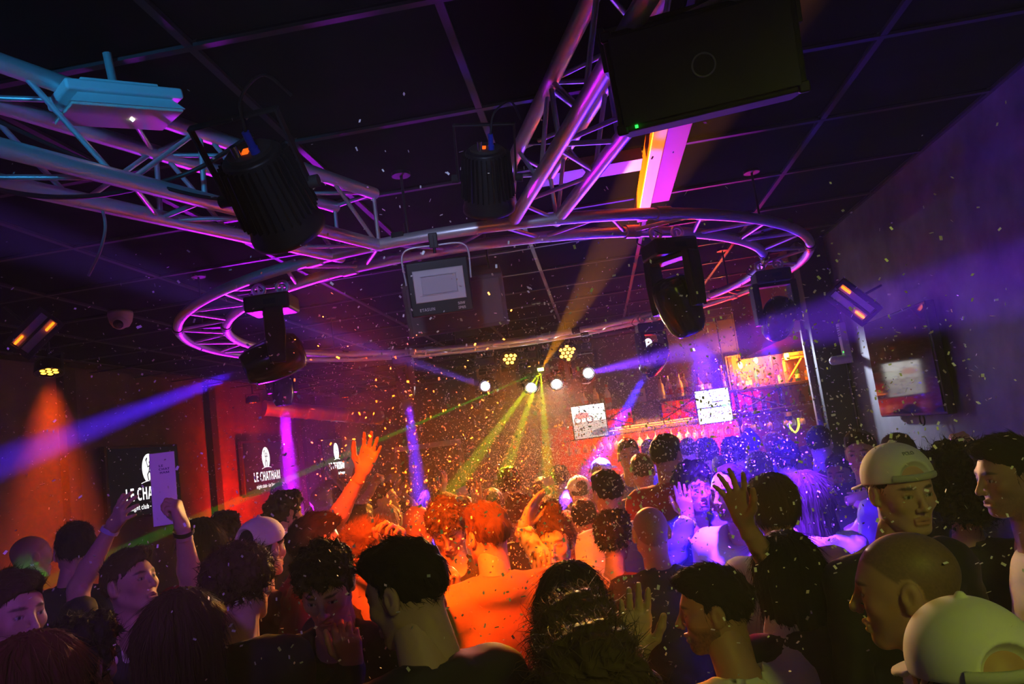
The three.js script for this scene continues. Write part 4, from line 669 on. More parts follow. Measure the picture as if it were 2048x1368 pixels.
const PEOPLE = [
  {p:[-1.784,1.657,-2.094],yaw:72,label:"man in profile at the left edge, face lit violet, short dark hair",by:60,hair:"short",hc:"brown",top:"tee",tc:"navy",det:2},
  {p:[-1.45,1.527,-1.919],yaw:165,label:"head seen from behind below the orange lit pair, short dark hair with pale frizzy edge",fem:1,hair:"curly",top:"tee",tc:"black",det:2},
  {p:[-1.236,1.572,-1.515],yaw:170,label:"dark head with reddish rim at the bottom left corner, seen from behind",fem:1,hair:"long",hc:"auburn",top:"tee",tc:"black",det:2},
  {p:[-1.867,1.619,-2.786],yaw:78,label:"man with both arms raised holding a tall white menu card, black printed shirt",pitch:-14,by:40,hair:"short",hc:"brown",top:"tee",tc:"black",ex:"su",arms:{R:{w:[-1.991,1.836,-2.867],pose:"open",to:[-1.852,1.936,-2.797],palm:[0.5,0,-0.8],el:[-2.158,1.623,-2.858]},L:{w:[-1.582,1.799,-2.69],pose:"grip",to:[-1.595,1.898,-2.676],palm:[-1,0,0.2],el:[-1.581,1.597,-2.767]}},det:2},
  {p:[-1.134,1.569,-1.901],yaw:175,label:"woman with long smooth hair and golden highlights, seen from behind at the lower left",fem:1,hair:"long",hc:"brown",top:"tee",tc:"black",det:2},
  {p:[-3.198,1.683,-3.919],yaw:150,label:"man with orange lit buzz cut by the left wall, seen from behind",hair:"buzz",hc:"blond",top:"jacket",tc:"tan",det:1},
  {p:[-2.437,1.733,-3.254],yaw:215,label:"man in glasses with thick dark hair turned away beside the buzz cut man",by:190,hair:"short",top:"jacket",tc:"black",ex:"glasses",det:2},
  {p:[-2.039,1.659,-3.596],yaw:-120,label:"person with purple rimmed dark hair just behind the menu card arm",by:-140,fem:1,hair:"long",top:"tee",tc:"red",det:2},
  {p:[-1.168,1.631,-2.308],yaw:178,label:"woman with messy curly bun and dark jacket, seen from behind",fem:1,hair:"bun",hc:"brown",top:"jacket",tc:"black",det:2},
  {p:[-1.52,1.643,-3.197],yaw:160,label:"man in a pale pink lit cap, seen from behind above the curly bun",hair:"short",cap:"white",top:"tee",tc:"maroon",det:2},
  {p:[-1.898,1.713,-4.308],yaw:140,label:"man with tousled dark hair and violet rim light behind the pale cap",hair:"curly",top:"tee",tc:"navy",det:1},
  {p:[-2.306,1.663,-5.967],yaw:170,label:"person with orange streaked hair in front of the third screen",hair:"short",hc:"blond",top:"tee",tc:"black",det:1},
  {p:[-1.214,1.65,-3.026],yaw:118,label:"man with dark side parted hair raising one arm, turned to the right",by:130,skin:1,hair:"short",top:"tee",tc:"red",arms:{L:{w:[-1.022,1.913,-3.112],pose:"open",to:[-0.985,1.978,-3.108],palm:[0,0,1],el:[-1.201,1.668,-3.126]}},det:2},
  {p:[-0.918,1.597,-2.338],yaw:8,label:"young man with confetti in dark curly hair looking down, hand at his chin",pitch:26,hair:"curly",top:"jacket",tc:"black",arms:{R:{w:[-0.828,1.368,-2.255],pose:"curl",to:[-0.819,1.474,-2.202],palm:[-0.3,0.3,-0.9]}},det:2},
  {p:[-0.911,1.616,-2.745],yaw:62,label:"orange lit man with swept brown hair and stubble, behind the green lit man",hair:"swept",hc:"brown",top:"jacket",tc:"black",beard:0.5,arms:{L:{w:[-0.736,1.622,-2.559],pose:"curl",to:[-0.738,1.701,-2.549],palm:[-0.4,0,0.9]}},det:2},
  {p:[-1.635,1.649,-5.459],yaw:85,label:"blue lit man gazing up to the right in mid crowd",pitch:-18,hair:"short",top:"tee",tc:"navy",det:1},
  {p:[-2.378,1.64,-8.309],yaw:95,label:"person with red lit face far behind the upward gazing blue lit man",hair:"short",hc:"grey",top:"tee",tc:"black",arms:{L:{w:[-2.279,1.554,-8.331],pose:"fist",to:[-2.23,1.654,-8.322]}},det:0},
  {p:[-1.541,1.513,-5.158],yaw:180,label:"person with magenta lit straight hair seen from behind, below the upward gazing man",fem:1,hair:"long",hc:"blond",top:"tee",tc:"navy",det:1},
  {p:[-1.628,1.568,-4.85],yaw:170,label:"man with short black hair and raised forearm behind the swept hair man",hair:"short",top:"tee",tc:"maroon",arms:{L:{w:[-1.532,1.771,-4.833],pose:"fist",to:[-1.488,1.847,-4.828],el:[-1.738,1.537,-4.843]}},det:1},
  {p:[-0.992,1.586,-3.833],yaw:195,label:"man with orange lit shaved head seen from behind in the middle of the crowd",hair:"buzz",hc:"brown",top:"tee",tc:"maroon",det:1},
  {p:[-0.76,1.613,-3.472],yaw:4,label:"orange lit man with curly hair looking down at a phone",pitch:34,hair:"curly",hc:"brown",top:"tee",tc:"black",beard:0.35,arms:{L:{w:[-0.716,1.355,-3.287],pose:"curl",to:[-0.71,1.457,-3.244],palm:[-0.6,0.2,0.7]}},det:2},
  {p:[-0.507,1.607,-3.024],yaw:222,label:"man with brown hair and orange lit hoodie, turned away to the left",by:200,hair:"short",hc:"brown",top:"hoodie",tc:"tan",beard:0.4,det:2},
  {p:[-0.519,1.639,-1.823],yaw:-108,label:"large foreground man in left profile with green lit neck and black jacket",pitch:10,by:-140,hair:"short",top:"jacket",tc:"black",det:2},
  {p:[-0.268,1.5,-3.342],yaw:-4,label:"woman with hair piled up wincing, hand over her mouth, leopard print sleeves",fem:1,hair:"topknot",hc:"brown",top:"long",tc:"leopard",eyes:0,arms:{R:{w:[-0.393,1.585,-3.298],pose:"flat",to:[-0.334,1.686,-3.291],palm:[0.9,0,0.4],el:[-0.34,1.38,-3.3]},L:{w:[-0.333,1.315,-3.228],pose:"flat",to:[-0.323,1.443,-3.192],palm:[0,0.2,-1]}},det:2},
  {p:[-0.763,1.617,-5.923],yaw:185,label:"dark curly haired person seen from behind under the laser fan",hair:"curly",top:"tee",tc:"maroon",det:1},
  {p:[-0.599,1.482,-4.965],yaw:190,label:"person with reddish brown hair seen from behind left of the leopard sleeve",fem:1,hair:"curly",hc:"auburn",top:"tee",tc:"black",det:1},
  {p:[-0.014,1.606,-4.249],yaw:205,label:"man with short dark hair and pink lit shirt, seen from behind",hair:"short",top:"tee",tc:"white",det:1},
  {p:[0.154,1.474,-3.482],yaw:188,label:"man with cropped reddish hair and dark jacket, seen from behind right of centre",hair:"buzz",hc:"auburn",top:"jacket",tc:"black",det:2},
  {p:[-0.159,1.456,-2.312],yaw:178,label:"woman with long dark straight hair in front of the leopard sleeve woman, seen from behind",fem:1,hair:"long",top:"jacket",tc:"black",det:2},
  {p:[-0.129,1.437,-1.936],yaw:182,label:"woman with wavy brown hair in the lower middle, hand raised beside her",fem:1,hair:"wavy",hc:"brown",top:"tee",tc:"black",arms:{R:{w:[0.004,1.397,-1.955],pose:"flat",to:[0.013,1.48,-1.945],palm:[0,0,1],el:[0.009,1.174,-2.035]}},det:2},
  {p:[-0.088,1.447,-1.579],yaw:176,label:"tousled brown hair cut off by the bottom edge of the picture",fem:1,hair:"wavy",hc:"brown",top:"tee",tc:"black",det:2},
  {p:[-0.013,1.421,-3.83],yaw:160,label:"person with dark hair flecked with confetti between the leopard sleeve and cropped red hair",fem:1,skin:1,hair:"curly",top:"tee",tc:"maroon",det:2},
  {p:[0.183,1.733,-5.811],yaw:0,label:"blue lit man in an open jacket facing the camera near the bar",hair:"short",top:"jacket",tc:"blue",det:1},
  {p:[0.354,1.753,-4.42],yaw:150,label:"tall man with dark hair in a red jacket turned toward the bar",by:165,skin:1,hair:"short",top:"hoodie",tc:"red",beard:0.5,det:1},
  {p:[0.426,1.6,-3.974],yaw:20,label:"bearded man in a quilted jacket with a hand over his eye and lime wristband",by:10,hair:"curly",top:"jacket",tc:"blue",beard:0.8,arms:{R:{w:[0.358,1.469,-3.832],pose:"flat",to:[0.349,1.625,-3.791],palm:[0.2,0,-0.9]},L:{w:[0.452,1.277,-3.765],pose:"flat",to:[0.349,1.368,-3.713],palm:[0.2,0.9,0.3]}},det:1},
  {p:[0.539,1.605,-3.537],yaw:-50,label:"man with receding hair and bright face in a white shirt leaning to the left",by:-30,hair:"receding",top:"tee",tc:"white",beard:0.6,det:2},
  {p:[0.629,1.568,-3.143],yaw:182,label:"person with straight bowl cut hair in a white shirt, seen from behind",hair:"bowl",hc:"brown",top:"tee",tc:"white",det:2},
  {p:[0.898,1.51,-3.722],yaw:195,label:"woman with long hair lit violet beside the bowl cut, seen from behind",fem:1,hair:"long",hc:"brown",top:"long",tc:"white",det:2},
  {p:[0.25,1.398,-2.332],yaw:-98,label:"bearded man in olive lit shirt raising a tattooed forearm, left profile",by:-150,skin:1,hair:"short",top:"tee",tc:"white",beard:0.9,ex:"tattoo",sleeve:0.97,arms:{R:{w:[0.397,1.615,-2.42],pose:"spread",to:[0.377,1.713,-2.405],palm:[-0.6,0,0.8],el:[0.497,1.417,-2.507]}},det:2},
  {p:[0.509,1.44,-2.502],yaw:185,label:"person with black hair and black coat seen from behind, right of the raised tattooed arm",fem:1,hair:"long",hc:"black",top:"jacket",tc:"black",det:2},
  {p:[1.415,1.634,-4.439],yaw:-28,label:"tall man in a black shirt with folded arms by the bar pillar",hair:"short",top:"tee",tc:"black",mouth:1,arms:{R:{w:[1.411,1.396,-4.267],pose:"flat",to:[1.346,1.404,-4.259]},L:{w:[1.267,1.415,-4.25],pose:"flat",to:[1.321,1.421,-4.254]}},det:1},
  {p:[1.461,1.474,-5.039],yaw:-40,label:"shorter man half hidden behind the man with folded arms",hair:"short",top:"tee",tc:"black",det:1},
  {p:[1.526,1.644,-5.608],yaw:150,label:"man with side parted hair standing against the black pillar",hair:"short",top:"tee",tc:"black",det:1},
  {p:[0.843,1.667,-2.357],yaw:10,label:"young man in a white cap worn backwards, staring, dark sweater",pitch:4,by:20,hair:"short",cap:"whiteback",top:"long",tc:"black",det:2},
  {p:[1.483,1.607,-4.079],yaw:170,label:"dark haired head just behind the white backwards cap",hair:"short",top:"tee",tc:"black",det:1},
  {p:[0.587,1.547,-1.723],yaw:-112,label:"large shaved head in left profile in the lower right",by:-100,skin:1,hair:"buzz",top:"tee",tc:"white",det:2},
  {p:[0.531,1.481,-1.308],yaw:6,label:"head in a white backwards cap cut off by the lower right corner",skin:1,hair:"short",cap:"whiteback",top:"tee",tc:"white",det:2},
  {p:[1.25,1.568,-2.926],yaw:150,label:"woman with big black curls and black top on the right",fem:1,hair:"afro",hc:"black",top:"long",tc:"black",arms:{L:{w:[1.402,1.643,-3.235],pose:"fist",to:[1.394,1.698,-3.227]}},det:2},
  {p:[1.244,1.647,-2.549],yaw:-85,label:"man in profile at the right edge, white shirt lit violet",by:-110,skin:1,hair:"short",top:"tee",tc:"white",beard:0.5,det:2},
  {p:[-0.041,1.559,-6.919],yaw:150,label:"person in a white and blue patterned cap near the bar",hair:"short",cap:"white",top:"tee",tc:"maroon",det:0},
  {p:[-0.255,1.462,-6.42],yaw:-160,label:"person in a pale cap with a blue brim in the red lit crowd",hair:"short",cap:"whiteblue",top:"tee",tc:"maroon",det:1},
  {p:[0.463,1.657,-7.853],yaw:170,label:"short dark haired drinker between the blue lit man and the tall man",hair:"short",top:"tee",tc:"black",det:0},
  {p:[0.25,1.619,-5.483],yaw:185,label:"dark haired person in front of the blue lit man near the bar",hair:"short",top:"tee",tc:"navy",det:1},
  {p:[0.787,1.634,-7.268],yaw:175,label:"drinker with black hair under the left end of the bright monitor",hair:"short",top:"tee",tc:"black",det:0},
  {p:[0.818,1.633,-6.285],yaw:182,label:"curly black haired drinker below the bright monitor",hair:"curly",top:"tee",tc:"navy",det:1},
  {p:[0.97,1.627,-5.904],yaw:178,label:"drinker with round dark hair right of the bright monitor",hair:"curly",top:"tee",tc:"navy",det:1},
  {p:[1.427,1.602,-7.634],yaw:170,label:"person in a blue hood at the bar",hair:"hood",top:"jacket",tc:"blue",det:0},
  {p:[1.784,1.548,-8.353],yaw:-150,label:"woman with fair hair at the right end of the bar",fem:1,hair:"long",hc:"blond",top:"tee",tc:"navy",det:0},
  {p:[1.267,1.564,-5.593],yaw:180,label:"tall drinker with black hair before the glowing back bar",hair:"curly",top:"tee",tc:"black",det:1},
  {p:[1.616,1.473,-6.386],yaw:190,label:"woman with long auburn hair near the bar pillar",fem:1,hair:"long",hc:"auburn",top:"tee",tc:"black",det:1},
  {p:[0.801,1.537,-5.39],yaw:185,label:"dark haired person behind the bright faced man",hair:"short",top:"tee",tc:"navy",det:1},
  {p:[0.984,1.547,-5.116],yaw:178,label:"short haired person behind the bowl cut",hair:"short",top:"tee",tc:"navy",det:1},
  {p:[-1.297,1.514,-7.074],yaw:180,label:"red lit dancer with dark hair under the laser fan, left of the curly one",hair:"short",top:"tee",tc:"maroon",det:0},
  {p:[-0.951,1.473,-6.128],yaw:175,label:"red lit dancer with long hair behind the orange hoodie man",fem:1,hair:"long",top:"tee",tc:"maroon",det:1},
  {p:[-0.577,1.485,-6.62],yaw:180,label:"red lit dancer behind the piled up hair",hair:"short",top:"tee",tc:"red",det:0},
  {p:[-0.463,1.522,-7.454],yaw:190,label:"red lit dancer far back below the motorbike monitor",hair:"curly",top:"tee",tc:"maroon",det:0},
  {p:[-1.477,1.542,-6.286],yaw:175,label:"dancer with purple lit hair between the shaved head and a raised hand",fem:1,hair:"long",top:"tee",tc:"navy",arms:{R:{w:[-1.387,1.614,-6.286],pose:"open",to:[-1.345,1.722,-6.276]}},det:1},
  {p:[-1.071,1.474,-5.539],yaw:180,label:"magenta lit dancer behind the phone reader",fem:1,hair:"long",top:"tee",tc:"lilac",arms:{R:{w:[-0.937,1.532,-5.342],pose:"flat",to:[-0.932,1.638,-5.328],palm:[0,0,1]}},det:1},
  {p:[-2.789,1.628,-7.883],yaw:150,label:"dancer far back under the third screen with raised hands",hair:"short",top:"tee",tc:"black",arms:{R:{w:[-2.86,1.799,-7.854],pose:"open",to:[-2.866,1.906,-7.839]},L:{w:[-2.667,1.799,-7.873],pose:"open",to:[-2.62,1.9,-7.865]}},det:0},
  {p:[-3.472,1.72,-7.802],yaw:170,label:"dancer far back below the second screen",hair:"short",top:"tee",tc:"black",det:0},
  {p:[-2.32,1.636,-4.39],yaw:200,label:"dancer in the dark between the menu card and the pale cap",hair:"curly",top:"tee",tc:"maroon",det:1},
  {p:[-0.186,1.393,-5.018],yaw:175,label:"red lit dancer behind the confetti flecked hair",hair:"short",top:"tee",tc:"maroon",det:1}
];
for (const d of PEOPLE) person(d);

// ---------------------------------------------------------------- the bar
const wood = std(lin(0.09, 0.035, 0.02), 0.45, 0, { map: grime }), frameM = std(lin(0.018, 0.014, 0.02), 0.45, 0.3);
{
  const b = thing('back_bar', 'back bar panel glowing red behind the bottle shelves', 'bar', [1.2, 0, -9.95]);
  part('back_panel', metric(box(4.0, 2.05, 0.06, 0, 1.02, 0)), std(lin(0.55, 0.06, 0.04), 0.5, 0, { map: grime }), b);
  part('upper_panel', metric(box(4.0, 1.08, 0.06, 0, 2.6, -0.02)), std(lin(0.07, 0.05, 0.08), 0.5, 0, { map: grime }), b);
  const cb = thing('back_counter', 'low back bar counter under the glass rack', 'counter', [1.2, 0, -9.62]); part('cabinet', metric(rbox(3.8, 0.9, 0.5, 0.01, 0, 0.45, 0)), wood, cb); part('worktop', rbox(3.84, 0.04, 0.54, 0.008, 0, 0.92, 0), M.grey, cb);
  const c = thing('bar_counter', 'long bar counter hidden behind the crowd', 'counter', [1.35, 0, -8.98]); part('front', metric(rbox(3.7, 1.06, 0.1, 0.01, 0, 0.53, 0.14)), wood, c); part('worktop', rbox(3.8, 0.05, 0.5, 0.01, 0, 1.085, 0), std(lin(0.12, 0.06, 0.035), 0.25), c); part('end_panel', rbox(0.08, 1.06, 0.36, 0.008, -1.8, 0.53, -0.05), wood, c);
  // shelf frame
  const f = thing('bottle_shelf', 'black steel bottle shelf with crossed braces above the bar', 'shelf', [0.75, 0, -9.6]);
  part('shelf_board', rbox(1.95, 0.035, 0.26, 0.006, 0.0, 2.2, 0), frameM, f); part('shelf_board', rbox(1.95, 0.04, 0.26, 0.006, 0, 1.94, 0), frameM, f); part('rail', rbox(1.9, 0.045, 0.05, 0.006, 0.0, 1.885, 0.12), frameM, f);
  for (const x of [-0.95, -0.32, 0.02, 0.47, 0.95]) part('upright', rbox(0.035, 0.26, 0.05, 0.004, x, 2.07, 0.1), frameM, f);
  for (const [x0, x1] of [[-0.95, -0.32], [0.02, 0.47]]) { part('cross_brace', rod(V(x0, 1.96, 0.12), V(x1, 2.19, 0.12), 0.011, 6), frameM, f); part('cross_brace', rod(V(x0, 2.19, 0.12), V(x1, 1.96, 0.12), 0.011, 6), frameM, f); }
  part('door_panel', rbox(0.3, 0.25, 0.02, 0.004, -0.15, 2.07, 0.11), std(lin(0.06, 0.055, 0.07), 0.5), f);
  for (const x of [-0.9, 0.9]) part('ceiling_rod', rod(V(x, 2.2, -0.1), V(x, CH, -0.1), 0.01), frameM, f);
  part('led_strip', box(1.9, 0.008, 0.012, 0, 1.915, -0.05), glow(0xff7a30, 6), f);
  const g = thing('orange_shelf', 'lamp lit wooden shelf unit in the alcove right of the bar', 'shelf', [2.25, 0, -9.6]);
  part('shelf_board', rbox(1.1, 0.04, 0.28, 0.006, 0, 2.19, 0), wood, g); part('shelf_board', rbox(1.1, 0.05, 0.28, 0.006, 0, 1.9, 0), wood, g);
  for (const x of [-0.54, 0.0, 0.54]) part('upright', rbox(0.05, 0.75, 0.06, 0.006, x, 2.25, 0.0), wood, g);
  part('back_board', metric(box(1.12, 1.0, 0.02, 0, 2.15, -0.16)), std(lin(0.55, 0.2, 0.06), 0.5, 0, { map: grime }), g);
  part('cross_brace', rod(V(-0.52, 1.94, 0.12), V(-0.02, 2.16, 0.12), 0.012, 6), frameM, g); part('cross_brace', rod(V(-0.52, 2.16, 0.12), V(-0.02, 1.94, 0.12), 0.012, 6), frameM, g);
  part('door_frame', merge(rbox(0.03, 0.3, 0.03, 0.004, 0.08, 2.36, 0.1), rbox(0.03, 0.3, 0.03, 0.004, 0.5, 2.36, 0.1), rbox(0.45, 0.03, 0.03, 0.004, 0.29, 2.5, 0.1), rod(V(0.1, 2.23, 0.1), V(0.3, 2.48, 0.1), 0.016, 6)), std(lin(0.6, 0.22, 0.06), 0.5), g);
  for (const x of [-0.54, 0.54]) part('leg', rbox(0.05, 0.95, 0.06, 0.006, x, 1.42, 0), wood, g);
  const pf = thing('framed_picture', 'small framed picture high in the orange alcove', 'picture', [2.48, 2.62, -9.55]); part('frame', merge(rbox(0.28, 0.02, 0.03, 0.004, 0, 0.1, 0), rbox(0.28, 0.02, 0.03, 0.004, 0, -0.1, 0), rbox(0.02, 0.2, 0.03, 0.004, -0.13, 0, 0), rbox(0.02, 0.2, 0.03, 0.004, 0.13, 0, 0)), wood, pf); part('print', metric(rbox(0.25, 0.19, 0.012, 0.002, 0, 0, 0)), std(lin(0.6, 0.35, 0.14), 0.6, 0, { map: grime }), pf); part('hook', rod(V(0, 0, -0.01), V(0, 0, -0.17), 0.01), M.black, pf);
}
// bottles
const bottleShapes = [[[0, 0], [0.038, 0], [0.04, 0.01], [0.04, 0.16], [0.03, 0.19], [0.015, 0.215], [0.014, 0.27], [0.016, 0.272], [0.016, 0.285], [0, 0.287]], [[0, 0], [0.046, 0], [0.048, 0.012], [0.046, 0.12], [0.035, 0.15], [0.014, 0.17], [0.013, 0.23], [0.017, 0.232], [0.017, 0.25], [0, 0.252]], [[0, 0], [0.032, 0], [0.034, 0.01], [0.033, 0.2], [0.02, 0.24], [0.0135, 0.26], [0.013, 0.3], [0.015, 0.302], [0.015, 0.315], [0, 0.317]]]
  .map((p) => new THREE.LatheGeometry(p.map(([x, y]) => new THREE.Vector2(x, y)), 18));
const capGeoB = cyl(0.0175, 0.0175, 0.035, 14), labelGeo = new THREE.CylinderGeometry(0.0425, 0.0425, 0.075, 18, 1, true);
const glassCol = { clear: [0.85, 0.8, 0.72], amber: [0.6, 0.22, 0.04], green: [0.05, 0.25, 0.08], frosted: [0.8, 0.72, 0.62], brown: [0.2, 0.07, 0.02] }, glassM = {};
for (const k in glassCol) glassM[k] = new THREE.MeshPhysicalMaterial({ color: lin(...glassCol[k]), roughness: k === 'frosted' ? 0.5 : 0.08, transmission: k === 'frosted' ? 0.25 : 0.5, thickness: 0 });
const labelM = [std(lin(0.75, 0.7, 0.6), 0.6), std(lin(0.1, 0.1, 0.1), 0.6), std(lin(0.6, 0.1, 0.05), 0.6)];
function bottle(x, y, z, kind, sh, label, group, s = 1) {
  const t = thing('bottle', label, 'bottle', [x, y, z], group); t.scale.setScalar(s); t.rotation.y = rr(0, 6);
  part('glass', bottleShapes[sh], glassM[kind], t);
  part('cap', capGeoB, [M.black, M.chrome, labelM[2]][Math.floor(rnd() * 3)], t).position.y = [0.27, 0.235, 0.3][sh];
  const l = part('paper_label', labelGeo, labelM[Math.floor(rnd() * 3)], t); l.position.y = 0.08; l.scale.setScalar(sh === 1 ? 1.15 : sh === 2 ? 0.85 : 1); l.scale.y = 0.9;
}
[[-0.15, 'frosted', 1, 'squat frosted bottle on the shelf above the motorbike monitor'], [0.0, 'clear', 0, 'round bottle on the shelf right of the motorbike monitor'], [0.15, 'frosted', 0, 'tall frosted bottle left of the white carton'], [0.82, 'frosted', 0, 'first tall pale bottle right of the white carton'], [0.92, 'frosted', 0, 'second tall pale bottle close behind the first pale one'], [1.05, 'frosted', 0, 'pale bottle third from the white carton'], [1.12, 'frosted', 0, 'pale bottle left of the brown ones'], [1.29, 'amber', 1, 'squat amber bottle beside the bright monitor'], [1.4, 'brown', 1, 'second squat amber bottle beside the bright monitor'], [1.58, 'brown', 2, 'slim brown bottle above the bright monitor']].forEach(([x, k, s, l], i) => bottle(x, 2.218, -9.6 + (i % 2) * 0.06, k, s, l, 'bottles on the steel shelf'));
[[0.22, 'amber', 1], [0.28, 'clear', 1], [0.52, 'clear', 0], [1.0, 'amber', 0], [1.15, 'brown', 1]].forEach(([x, k, s], i) => bottle(x, 1.96, -9.64, k, s, ['squat amber bottle behind the first crossed brace', 'squat clear bottle behind the first crossed brace', 'clear bottle left of the dark door panel', 'amber bottle behind the second crossed brace', 'brown bottle behind the second crossed brace'][i], 'bottles behind the braces', 0.75));
for (let i = 0; i < 9; i++) bottle(1.78 + i * 0.11 + (i > 3 ? 0.05 : 0), 2.21, -9.6 + (i % 2) * 0.05, ['brown', 'amber', 'green', 'brown', 'clear', 'brown', 'green', 'amber', 'brown'][i], i % 3, 'dark bottle on the upper board of the orange alcove shelf', 'upper bottles of the alcove', 0.8);
for (let i = 0; i < 8; i++) bottle(1.8 + i * 0.115, 1.925, -9.58, ['clear', 'brown', 'green', 'amber', 'clear', 'amber', 'brown', 'green'][i], (i + 1) % 3, 'bottle on the lower board of the orange alcove shelf', 'lower bottles of the alcove', 0.78);
{ // carton, tins
  const t = thing('carton', 'white carton standing among the bottles on the steel shelf', 'box', [0.53, 2.218, -9.6]); part('box', rbox(0.18, 0.17, 0.1, 0.004, 0, 0.085, 0), std(lin(0.72, 0.62, 0.5), 0.7), t); part('print', rbox(0.12, 0.05, 0.002, 0.0005, 0, 0.1, 0.051), M.grey, t);
  const u = thing('tin', 'blue and white tin under the alcove shelf', 'tin', [2.27, 1.79, -9.5]); part('body', cyl(0.045, 0.045, 0.13, 20, 0, 0.0, 0), M.white, u); part('band', cyl(0.0465, 0.0465, 0.05, 20, 0, -0.01, 0), M.blue, u); part('hook', rod(V(0, 0.06, 0), V(0, 0.1, -0.02), 0.004), M.black, u);
  const n = thing('neon_loop', 'yellow neon loop in the alcove below the tin', 'neon sign', [2.32, 1.68, -9.5]); part('tube', wire([V(-0.06, 0.09, 0), V(-0.055, 0, 0), V(0, -0.08, 0), V(0.055, 0, 0), V(0.06, 0.09, 0)], 0.014, 10), glow(0xd8e820, 1.6), n); part('stand', rod(V(0, -0.08, 0), V(0, -0.75, 0), 0.008), M.black, n);
}
// stem glasses hanging in the rack
const stem = new THREE.LatheGeometry([[0.034, 0], [0.035, 0.002], [0.006, 0.012], [0.0045, 0.06], [0.012, 0.075], [0.036, 0.105], [0.038, 0.14], [0.032, 0.17]].map(([x, y]) => new THREE.Vector2(x, -y)), 16);
const stemM = new THREE.MeshPhysicalMaterial({ color: lin(0.9, 0.86, 0.8), roughness: 0.12, transmission: 0.4, thickness: 0 });
for (let i = 0; i < 30; i++) { const x = -0.42 + i * 0.098, t = single('stem_glass', stem, stemM, 'stem glass hanging upside down in the rack over the bar', 'glass', 'hanging stem glasses'); t.position.set(x, 1.855, -9.54 + (i % 2) * 0.05); }
{ const r = thing('glass_rack', 'slim metal rack the stem glasses hang from', 'rack', [1.0, 1.86, -9.52]); for (const z of [-0.05, 0, 0.05]) part('rail', rod(V(-1.5, 0, z), V(1.5, 0, z), 0.006), M.chrome, r); for (const x of [-1.3, 0, 1.3]) part('bracket', rbox(0.03, 0.05, 0.2, 0.004, x, 0.02, -0.05), frameM, r); }
// monitors
const bikeTex = canvasTexture(256, 256, (c, w, h) => {
  c.fillStyle = '#d8d2cc'; c.fillRect(0, 0, w, h); c.fillStyle = '#ffffff'; c.fillRect(110, 0, 146, 90); c.fillStyle = '#dfe8d8'; c.fillRect(120, 60, 136, 60); c.fillStyle = '#9d9690'; c.fillRect(0, 128, w, 128);
  c.strokeStyle = '#6f6862'; c.lineWidth = 3; for (let i = 0; i < 7; i++) { c.beginPath(); c.moveTo(0, 150 + i * 16); c.lineTo(w, 130 + i * 18); c.stroke(); }
  c.fillStyle = '#4a4a5c'; c.beginPath(); c.ellipse(200, 218, 70, 26, -0.15, 0, 7); c.fill();
  for (const x of [40, 132]) { c.strokeStyle = '#5a3a3a'; c.lineWidth = 9; c.beginPath(); c.arc(x, 112, 26, 0, 7); c.stroke(); }
  c.fillStyle = '#d06a60'; c.beginPath(); c.moveTo(20, 80); c.lineTo(60, 50); c.lineTo(130, 62); c.lineTo(120, 96); c.lineTo(50, 104); c.fill(); c.strokeStyle = '#b06058'; c.lineWidth = 7; c.beginPath(); c.moveTo(132, 112); c.lineTo(108, 40); c.stroke(); c.fillStyle = '#ffffff'; c.fillRect(0, 10, 80, 38);
});
const trackTex = canvasTexture(256, 256, (c, w, h) => {
  const g = c.createLinearGradient(0, 0, 0, 130); g.addColorStop(0, '#c8dcff'); g.addColorStop(0.4, '#ffffff'); c.fillStyle = g; c.fillRect(0, 0, w, h); c.fillStyle = '#f0ecdc'; c.fillRect(0, 140, w, 116); c.fillStyle = '#3a4a6a'; c.fillRect(0, 132, w, 10); c.fillStyle = '#6a9a5a'; c.fillRect(190, 126, 66, 18);
  c.fillStyle = '#c8c0a0'; for (let i = 0; i < 6; i++) c.fillRect(20 + i * 30, 160 + i * 14, 120, 5); c.fillStyle = '#405080'; c.fillRect(120, 92, 84, 9); c.fillStyle = '#e08060'; c.fillRect(160, 100, 16, 10);
});
function monitor(name, label, pos, w, h, tex, k, ry = 0, rx = 0, mount = V(0, 0, -0.2)) {
  const t = thing(name, label, 'screen', pos); t.rotation.set(rx, ry, 0, 'YXZ');
  part('bezel', rbox(w + 0.03, h + 0.03, 0.03, 0.006, 0, 0, -0.02), M.black, t); part('stand_arm', rod(V(0, 0, -0.03), mount, 0.02), M.black, t);
  part('screen', new THREE.PlaneGeometry(w, h).translate(0, 0, -0.003), std(0x050505, 0.08, 0, tex ? { emissive: 0xffffff, emissiveIntensity: k, emissiveMap: tex } : {}), t); return t;
}
monitor('bar_monitor', 'square monitor over the bar showing a motorbike', [-0.12, 2.07, -9.4], 0.41, 0.4, bikeTex, 1.5); areaLight('bar_monitor_light', V(-0.12, 2.07, -9.36), V(-0.12, 2.0, -5), 0.4, 0.4, 0xfff4ee, 0.8);
monitor('bar_monitor', 'bright square monitor over the bar showing a race track', [1.4, 2.05, -9.4], 0.4, 0.4, trackTex, 2.6); areaLight('bar_monitor_light', V(1.4, 2.05, -9.36), V(1.4, 2.0, -5), 0.4, 0.4, 0xf4f8ff, 1.4);
areaLight('back_bar_strip_light', V(0.75, 1.91, -9.66), V(0.75, 1.0, -9.9), 1.9, 0.06, 0xff6a28, 110);
areaLight('back_bar_red_light', V(0.9, 2.2 - 0.03, -9.6), V(0.9, 1.6, -9.95), 2.2, 0.05, 0xff1a10, 110);
areaLight('added_glass_rack_light', V(0.65, 1.93, -9.34), V(0.65, 1.7, -9.55), 0.95, 0.04, 0xff8a48, 170);  // added light and strip, put in to brighten the row of glasses
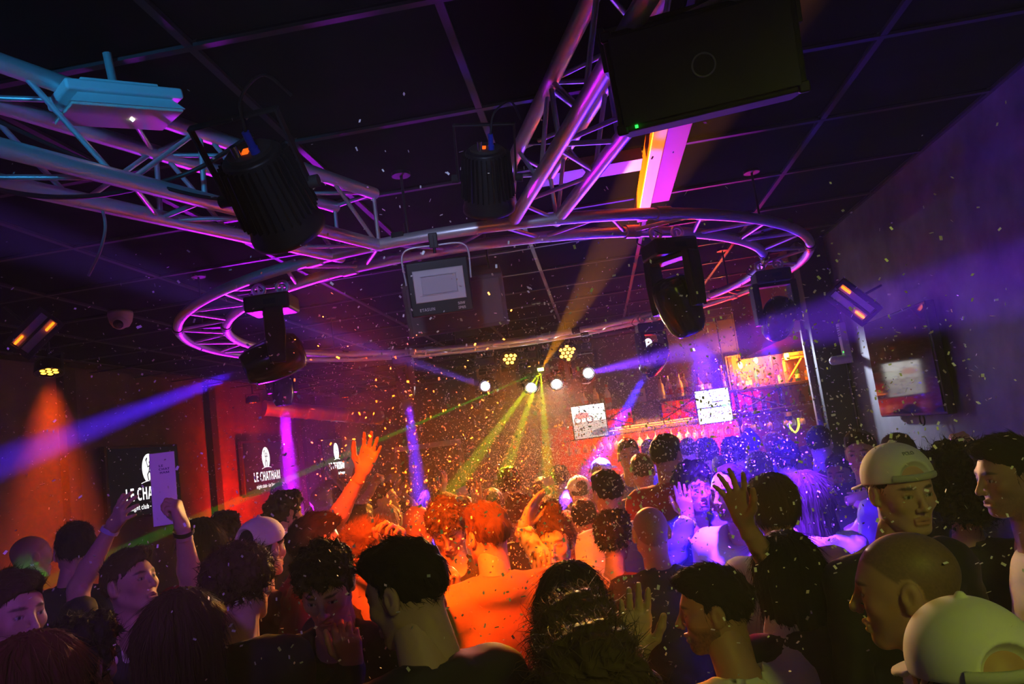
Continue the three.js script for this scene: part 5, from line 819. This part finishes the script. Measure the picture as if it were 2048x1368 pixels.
single('added_rack_light_strip', merge(box(0.95, 0.014, 0.03, 0.65, 1.945, -9.34), box(0.02, 0.014, 0.15, 0.3, 1.945, -9.41), box(0.02, 0.014, 0.15, 1.0, 1.945, -9.41)), glow(0xff8a48, 3), 'added warm light strip that brightens the hanging stem glasses', 'light strip');
// filament bulbs and lampshades in the alcove
for (const [x, y, s, l] of [[1.8, 2.5, 1, 'bare filament bulb at the left of the orange alcove'], [1.99, 2.53, 0.9, 'slim filament bulb second in the orange alcove'], [2.36, 2.53, 1.1, 'bright filament bulb near the framed picture']]) {
  const t = thing('filament_bulb', l, 'lamp', [x, y, -9.42], 'filament bulbs in the alcove');
  part('bulb', new THREE.SphereGeometry(0.032, 8, 6).scale(s * 0.9, s * 1.5, s * 0.9), glow(0xffb040, 16), t); part('socket', cyl(0.016, 0.016, 0.05, 12, 0, 0.062, 0), M.black, t); part('cord', cyl(0.004, 0.004, CH - y - 0.09, 6, 0, (CH - y - 0.09) / 2 + 0.085, 0), M.cable, t);
  const p = new THREE.PointLight(0xff8a28, 3.2, 0, 2); p.name = 'filament_bulb_light'; p.position.set(x, y, -9.42); p.castShadow = true; p.shadow.radius = 1.4; scene.add(p);
}

// ---------------------------------------------------------------- club screens on the left wall
const logoTex = canvasTexture(1024, 580, (c, w, h) => {
  c.fillStyle = '#05060a'; c.fillRect(0, 0, w, h); c.fillStyle = '#ffffff'; c.strokeStyle = '#ffffff';
  c.beginPath(); c.ellipse(560, 185, 105, 130, 0, 0, 7); c.fill(); c.fillStyle = '#05060a'; c.fillRect(420, 296, 290, 40); c.fillStyle = '#ffffff';
  c.lineWidth = 7; c.beginPath(); c.moveTo(430, 312); c.quadraticCurveTo(560, 276, 690, 304); c.stroke();
  c.strokeStyle = '#0a0a10'; c.fillStyle = '#0a0a10'; c.lineCap = 'round'; c.lineWidth = 13; // dancing figure with a raised club
  c.beginPath(); c.arc(572, 132, 12, 0, 7); c.fill(); c.beginPath(); c.moveTo(572, 150); c.lineTo(556, 210); c.lineTo(580, 228); c.lineTo(576, 285); c.moveTo(556, 210); c.lineTo(530, 240); c.lineTo(540, 285); c.stroke();
  c.lineWidth = 9; c.beginPath(); c.moveTo(568, 160); c.lineTo(540, 172); c.lineTo(524, 120); c.moveTo(568, 160); c.lineTo(600, 172); c.lineTo(618, 130); c.stroke(); c.lineWidth = 16; c.beginPath(); c.moveTo(518, 112); c.lineTo(532, 96); c.stroke();
  c.fillStyle = '#ffffff'; c.textAlign = 'center'; c.textBaseline = 'middle'; c.font = 'bold 150px sans-serif'; c.save(); c.translate(560, 400); c.scale(0.78, 1); c.fillText('LE CHATHAM', 0, 0); c.restore(); c.font = 'bold 56px sans-serif'; c.fillText('night club - Le Touquet', 560, 512);
});
function wallScreen(label, z, k) {
  const t = thing('wall_screen', label, 'screen', [-4.7, 2.06, z], 'club screens'); t.rotation.y = Math.PI / 2;
  part('bezel', rbox(1.26, 0.74, 0.05, 0.008, 0, 0, -0.03), M.black, t); part('screen', new THREE.PlaneGeometry(1.2, 0.68).translate(0, 0, 0.001), std(0x030304, 0.07, 0, { emissive: 0xffffff, emissiveIntensity: k, emissiveMap: logoTex }), t); part('wall_mount', rbox(0.3, 0.3, 0.06, 0.01, 0, 0, -0.07), M.black, t);
}
wallScreen('first wall screen with the white club logo, behind the raised menu card', -7.38, 1.1);
wallScreen('second wall screen with the white club logo, under the magenta beam', -10.15, 1.1);
wallScreen('third and farthest wall screen with the glowing club logo', -13.0, 3.0);
{ // black television on the right wall, mirror glossy
  const t = thing('wall_television', 'switched off glossy television on the right wall mirroring the bar', 'television', [1.76, 2.1, -4.56]); t.rotation.y = -Math.PI / 2;
  part('bezel', rbox(0.92, 0.6, 0.05, 0.006, 0, 0, -0.03), M.blackGloss, t); part('screen', new THREE.PlaneGeometry(0.89, 0.57).translate(0, 0, 0.001), std(lin(0.006, 0.006, 0.008), 0.05), t); part('mount', rbox(0.2, 0.2, 0.06, 0.006, 0, 0, -0.06), M.black, t); part('bottom_loop', new THREE.TorusGeometry(0.03, 0.005, 8, 20).translate(0.1, -0.325, -0.02), M.black, t);
}

// ---------------------------------------------------------------- things people hold and wear
const menuTex = canvasTexture(256, 1024, (c, w, h) => { c.fillStyle = '#f2f0f4'; c.fillRect(0, 0, w, h); c.fillStyle = '#4a4a70'; c.font = 'bold 46px sans-serif'; c.fillText('LE', 86, 200); c.fillText('CHAT', 84, 250); c.fillText('HAM', 92, 300); });
{
  const t = thing('menu_card', 'tall white menu card held up by the man with raised arms', 'menu', [-1.665, 1.965, -2.72]); t.rotation.set(-0.12, 0.5, 0.0, 'YXZ');
  part('card', metric(rbox(0.088, 0.275, 0.003, 0.001)), M.white, t); part('print', new THREE.PlaneGeometry(0.084, 0.27).translate(0, 0, 0.0018), std(0xffffff, 0.6, 0, { map: menuTex }), t);
  const p = thing('smartphone', 'smartphone held by the orange lit man looking down', 'phone', [-0.775, 1.395, -3.22]); p.rotation.set(-0.7, 0.3, 0, 'YXZ');
  part('case', rbox(0.075, 0.155, 0.009, 0.006), M.blackGloss, p); part('screen', new THREE.PlaneGeometry(0.068, 0.145).rotateX(0).translate(0, 0, -0.0048), std(lin(0.02, 0.02, 0.02), 0.1), p); part('camera_lens', cyl(0.007, 0.007, 0.003, 12).rotateX(Math.PI / 2).translate(0.02, 0.055, 0.005), M.glassDark, p);
}
function band(name, label, who, side, t, mat, r = 0.036) {
  const d = PEOPLE.find((q) => q.label.includes(who)), a = d.made.arm[side], u = a.W.clone().sub(a.E).normalize(), c = a.W.clone().addScaledVector(u, -t).applyMatrix4(d.made.G.matrixWorld), w = u.clone().transformDirection(d.made.G.matrixWorld);
  const m = single(name, new THREE.CylinderGeometry(r, r, 0.018, 22, 1, true).applyQuaternion(new THREE.Quaternion().setFromUnitVectors(UPV, w)), mat, label, 'wristband'); m.position.copy(c);
}
band('wristband', 'lime wristband on the hand covering the bearded man\'s eye', 'hand over his eye', 'R', 0.01, std(lin(0.55, 0.8, 0.04), 0.5, 0, { side: THREE.DoubleSide }), 0.046);
band('watch', 'dark watch on the wrist holding the menu card', 'menu card, black', 'L', 0.0, std(lin(0.01, 0.01, 0.01), 0.4, 0, { side: THREE.DoubleSide }), 0.037);
band('paper_wristband', 'pale paper band on the raised wrist left of the menu card', 'menu card, black', 'R', 0.01, std(lin(0.5, 0.5, 0.7), 0.5, 0, { side: THREE.DoubleSide }), 0.035);
for (const [x, y, z, rx, l] of [[-0.44, 1.63, -5.67, 1.2, 'square white paper napkin in the air over the red lit crowd'], [-0.97, 1.67, -5.01, 0.6, 'folded pale napkin in the air above the phone reader']]) { const g = new THREE.PlaneGeometry(0.075, 0.07, 8, 8); const p = g.attributes.position; for (let i = 0; i < p.count; i++) p.setZ(i, 0.008 * Math.sin(p.getX(i) * 60) + 0.006 * Math.cos(p.getY(i) * 50)); g.computeVertexNormals(); const bk = g.clone().translate(0, 0, -0.001); const m = single('paper_napkin', merge(g, bk), std(lin(0.8, 0.78, 0.72), 0.8, 0, { side: THREE.DoubleSide }), l, 'napkin'); m.position.set(x, y, z); m.rotation.set(rx - 0.9, 0.2, 0.3); }
// ---------------------------------------------------------------- confetti in the air
{
  const N = 26000, g = new THREE.BoxGeometry(0.009, 0.0006, 0.005), m = new THREE.InstancedMesh(g, std(lin(0.85, 0.84, 0.82), 0.5), N), q = new THREE.Quaternion(), e = new THREE.Euler(), mt = new THREE.Matrix4(), gs = () => (rnd() + rnd() + rnd() + rnd() - 2) * 1.2;
  for (let i = 0; i < N; i++) {
    const z = -1.6 - 6.6 * Math.pow(rnd(), 0.8), k = rnd(); let x, y;
    if (k < 0.55) { x = -0.35 + gs() * 0.75 + (z + 4) * 0.05; y = 1.75 + gs() * 0.5; } else if (k < 0.75) { x = 0.75 + gs() * 0.35; y = 1.9 + gs() * 0.4; } else { x = rr(-3.4, 1.1); y = rr(1.3, 2.9); if (x > 0.4 && z > -3.2) x -= 1.4; }
    e.set(rr(0, 6.28), rr(0, 6.28), rr(0, 6.28)); const s = rr(0.5, 1.3); mt.compose(V(x, y, z), q.setFromEuler(e), V(s, 1, s)); m.setMatrixAt(i, mt);
  }
  m.name = 'confetti'; m.castShadow = true; m.receiveShadow = true; scene.add(m); tag(m, 'fine white confetti flying over the dance floor', 'confetti', null, 'stuff');
}
renderer.render(scene, camera);
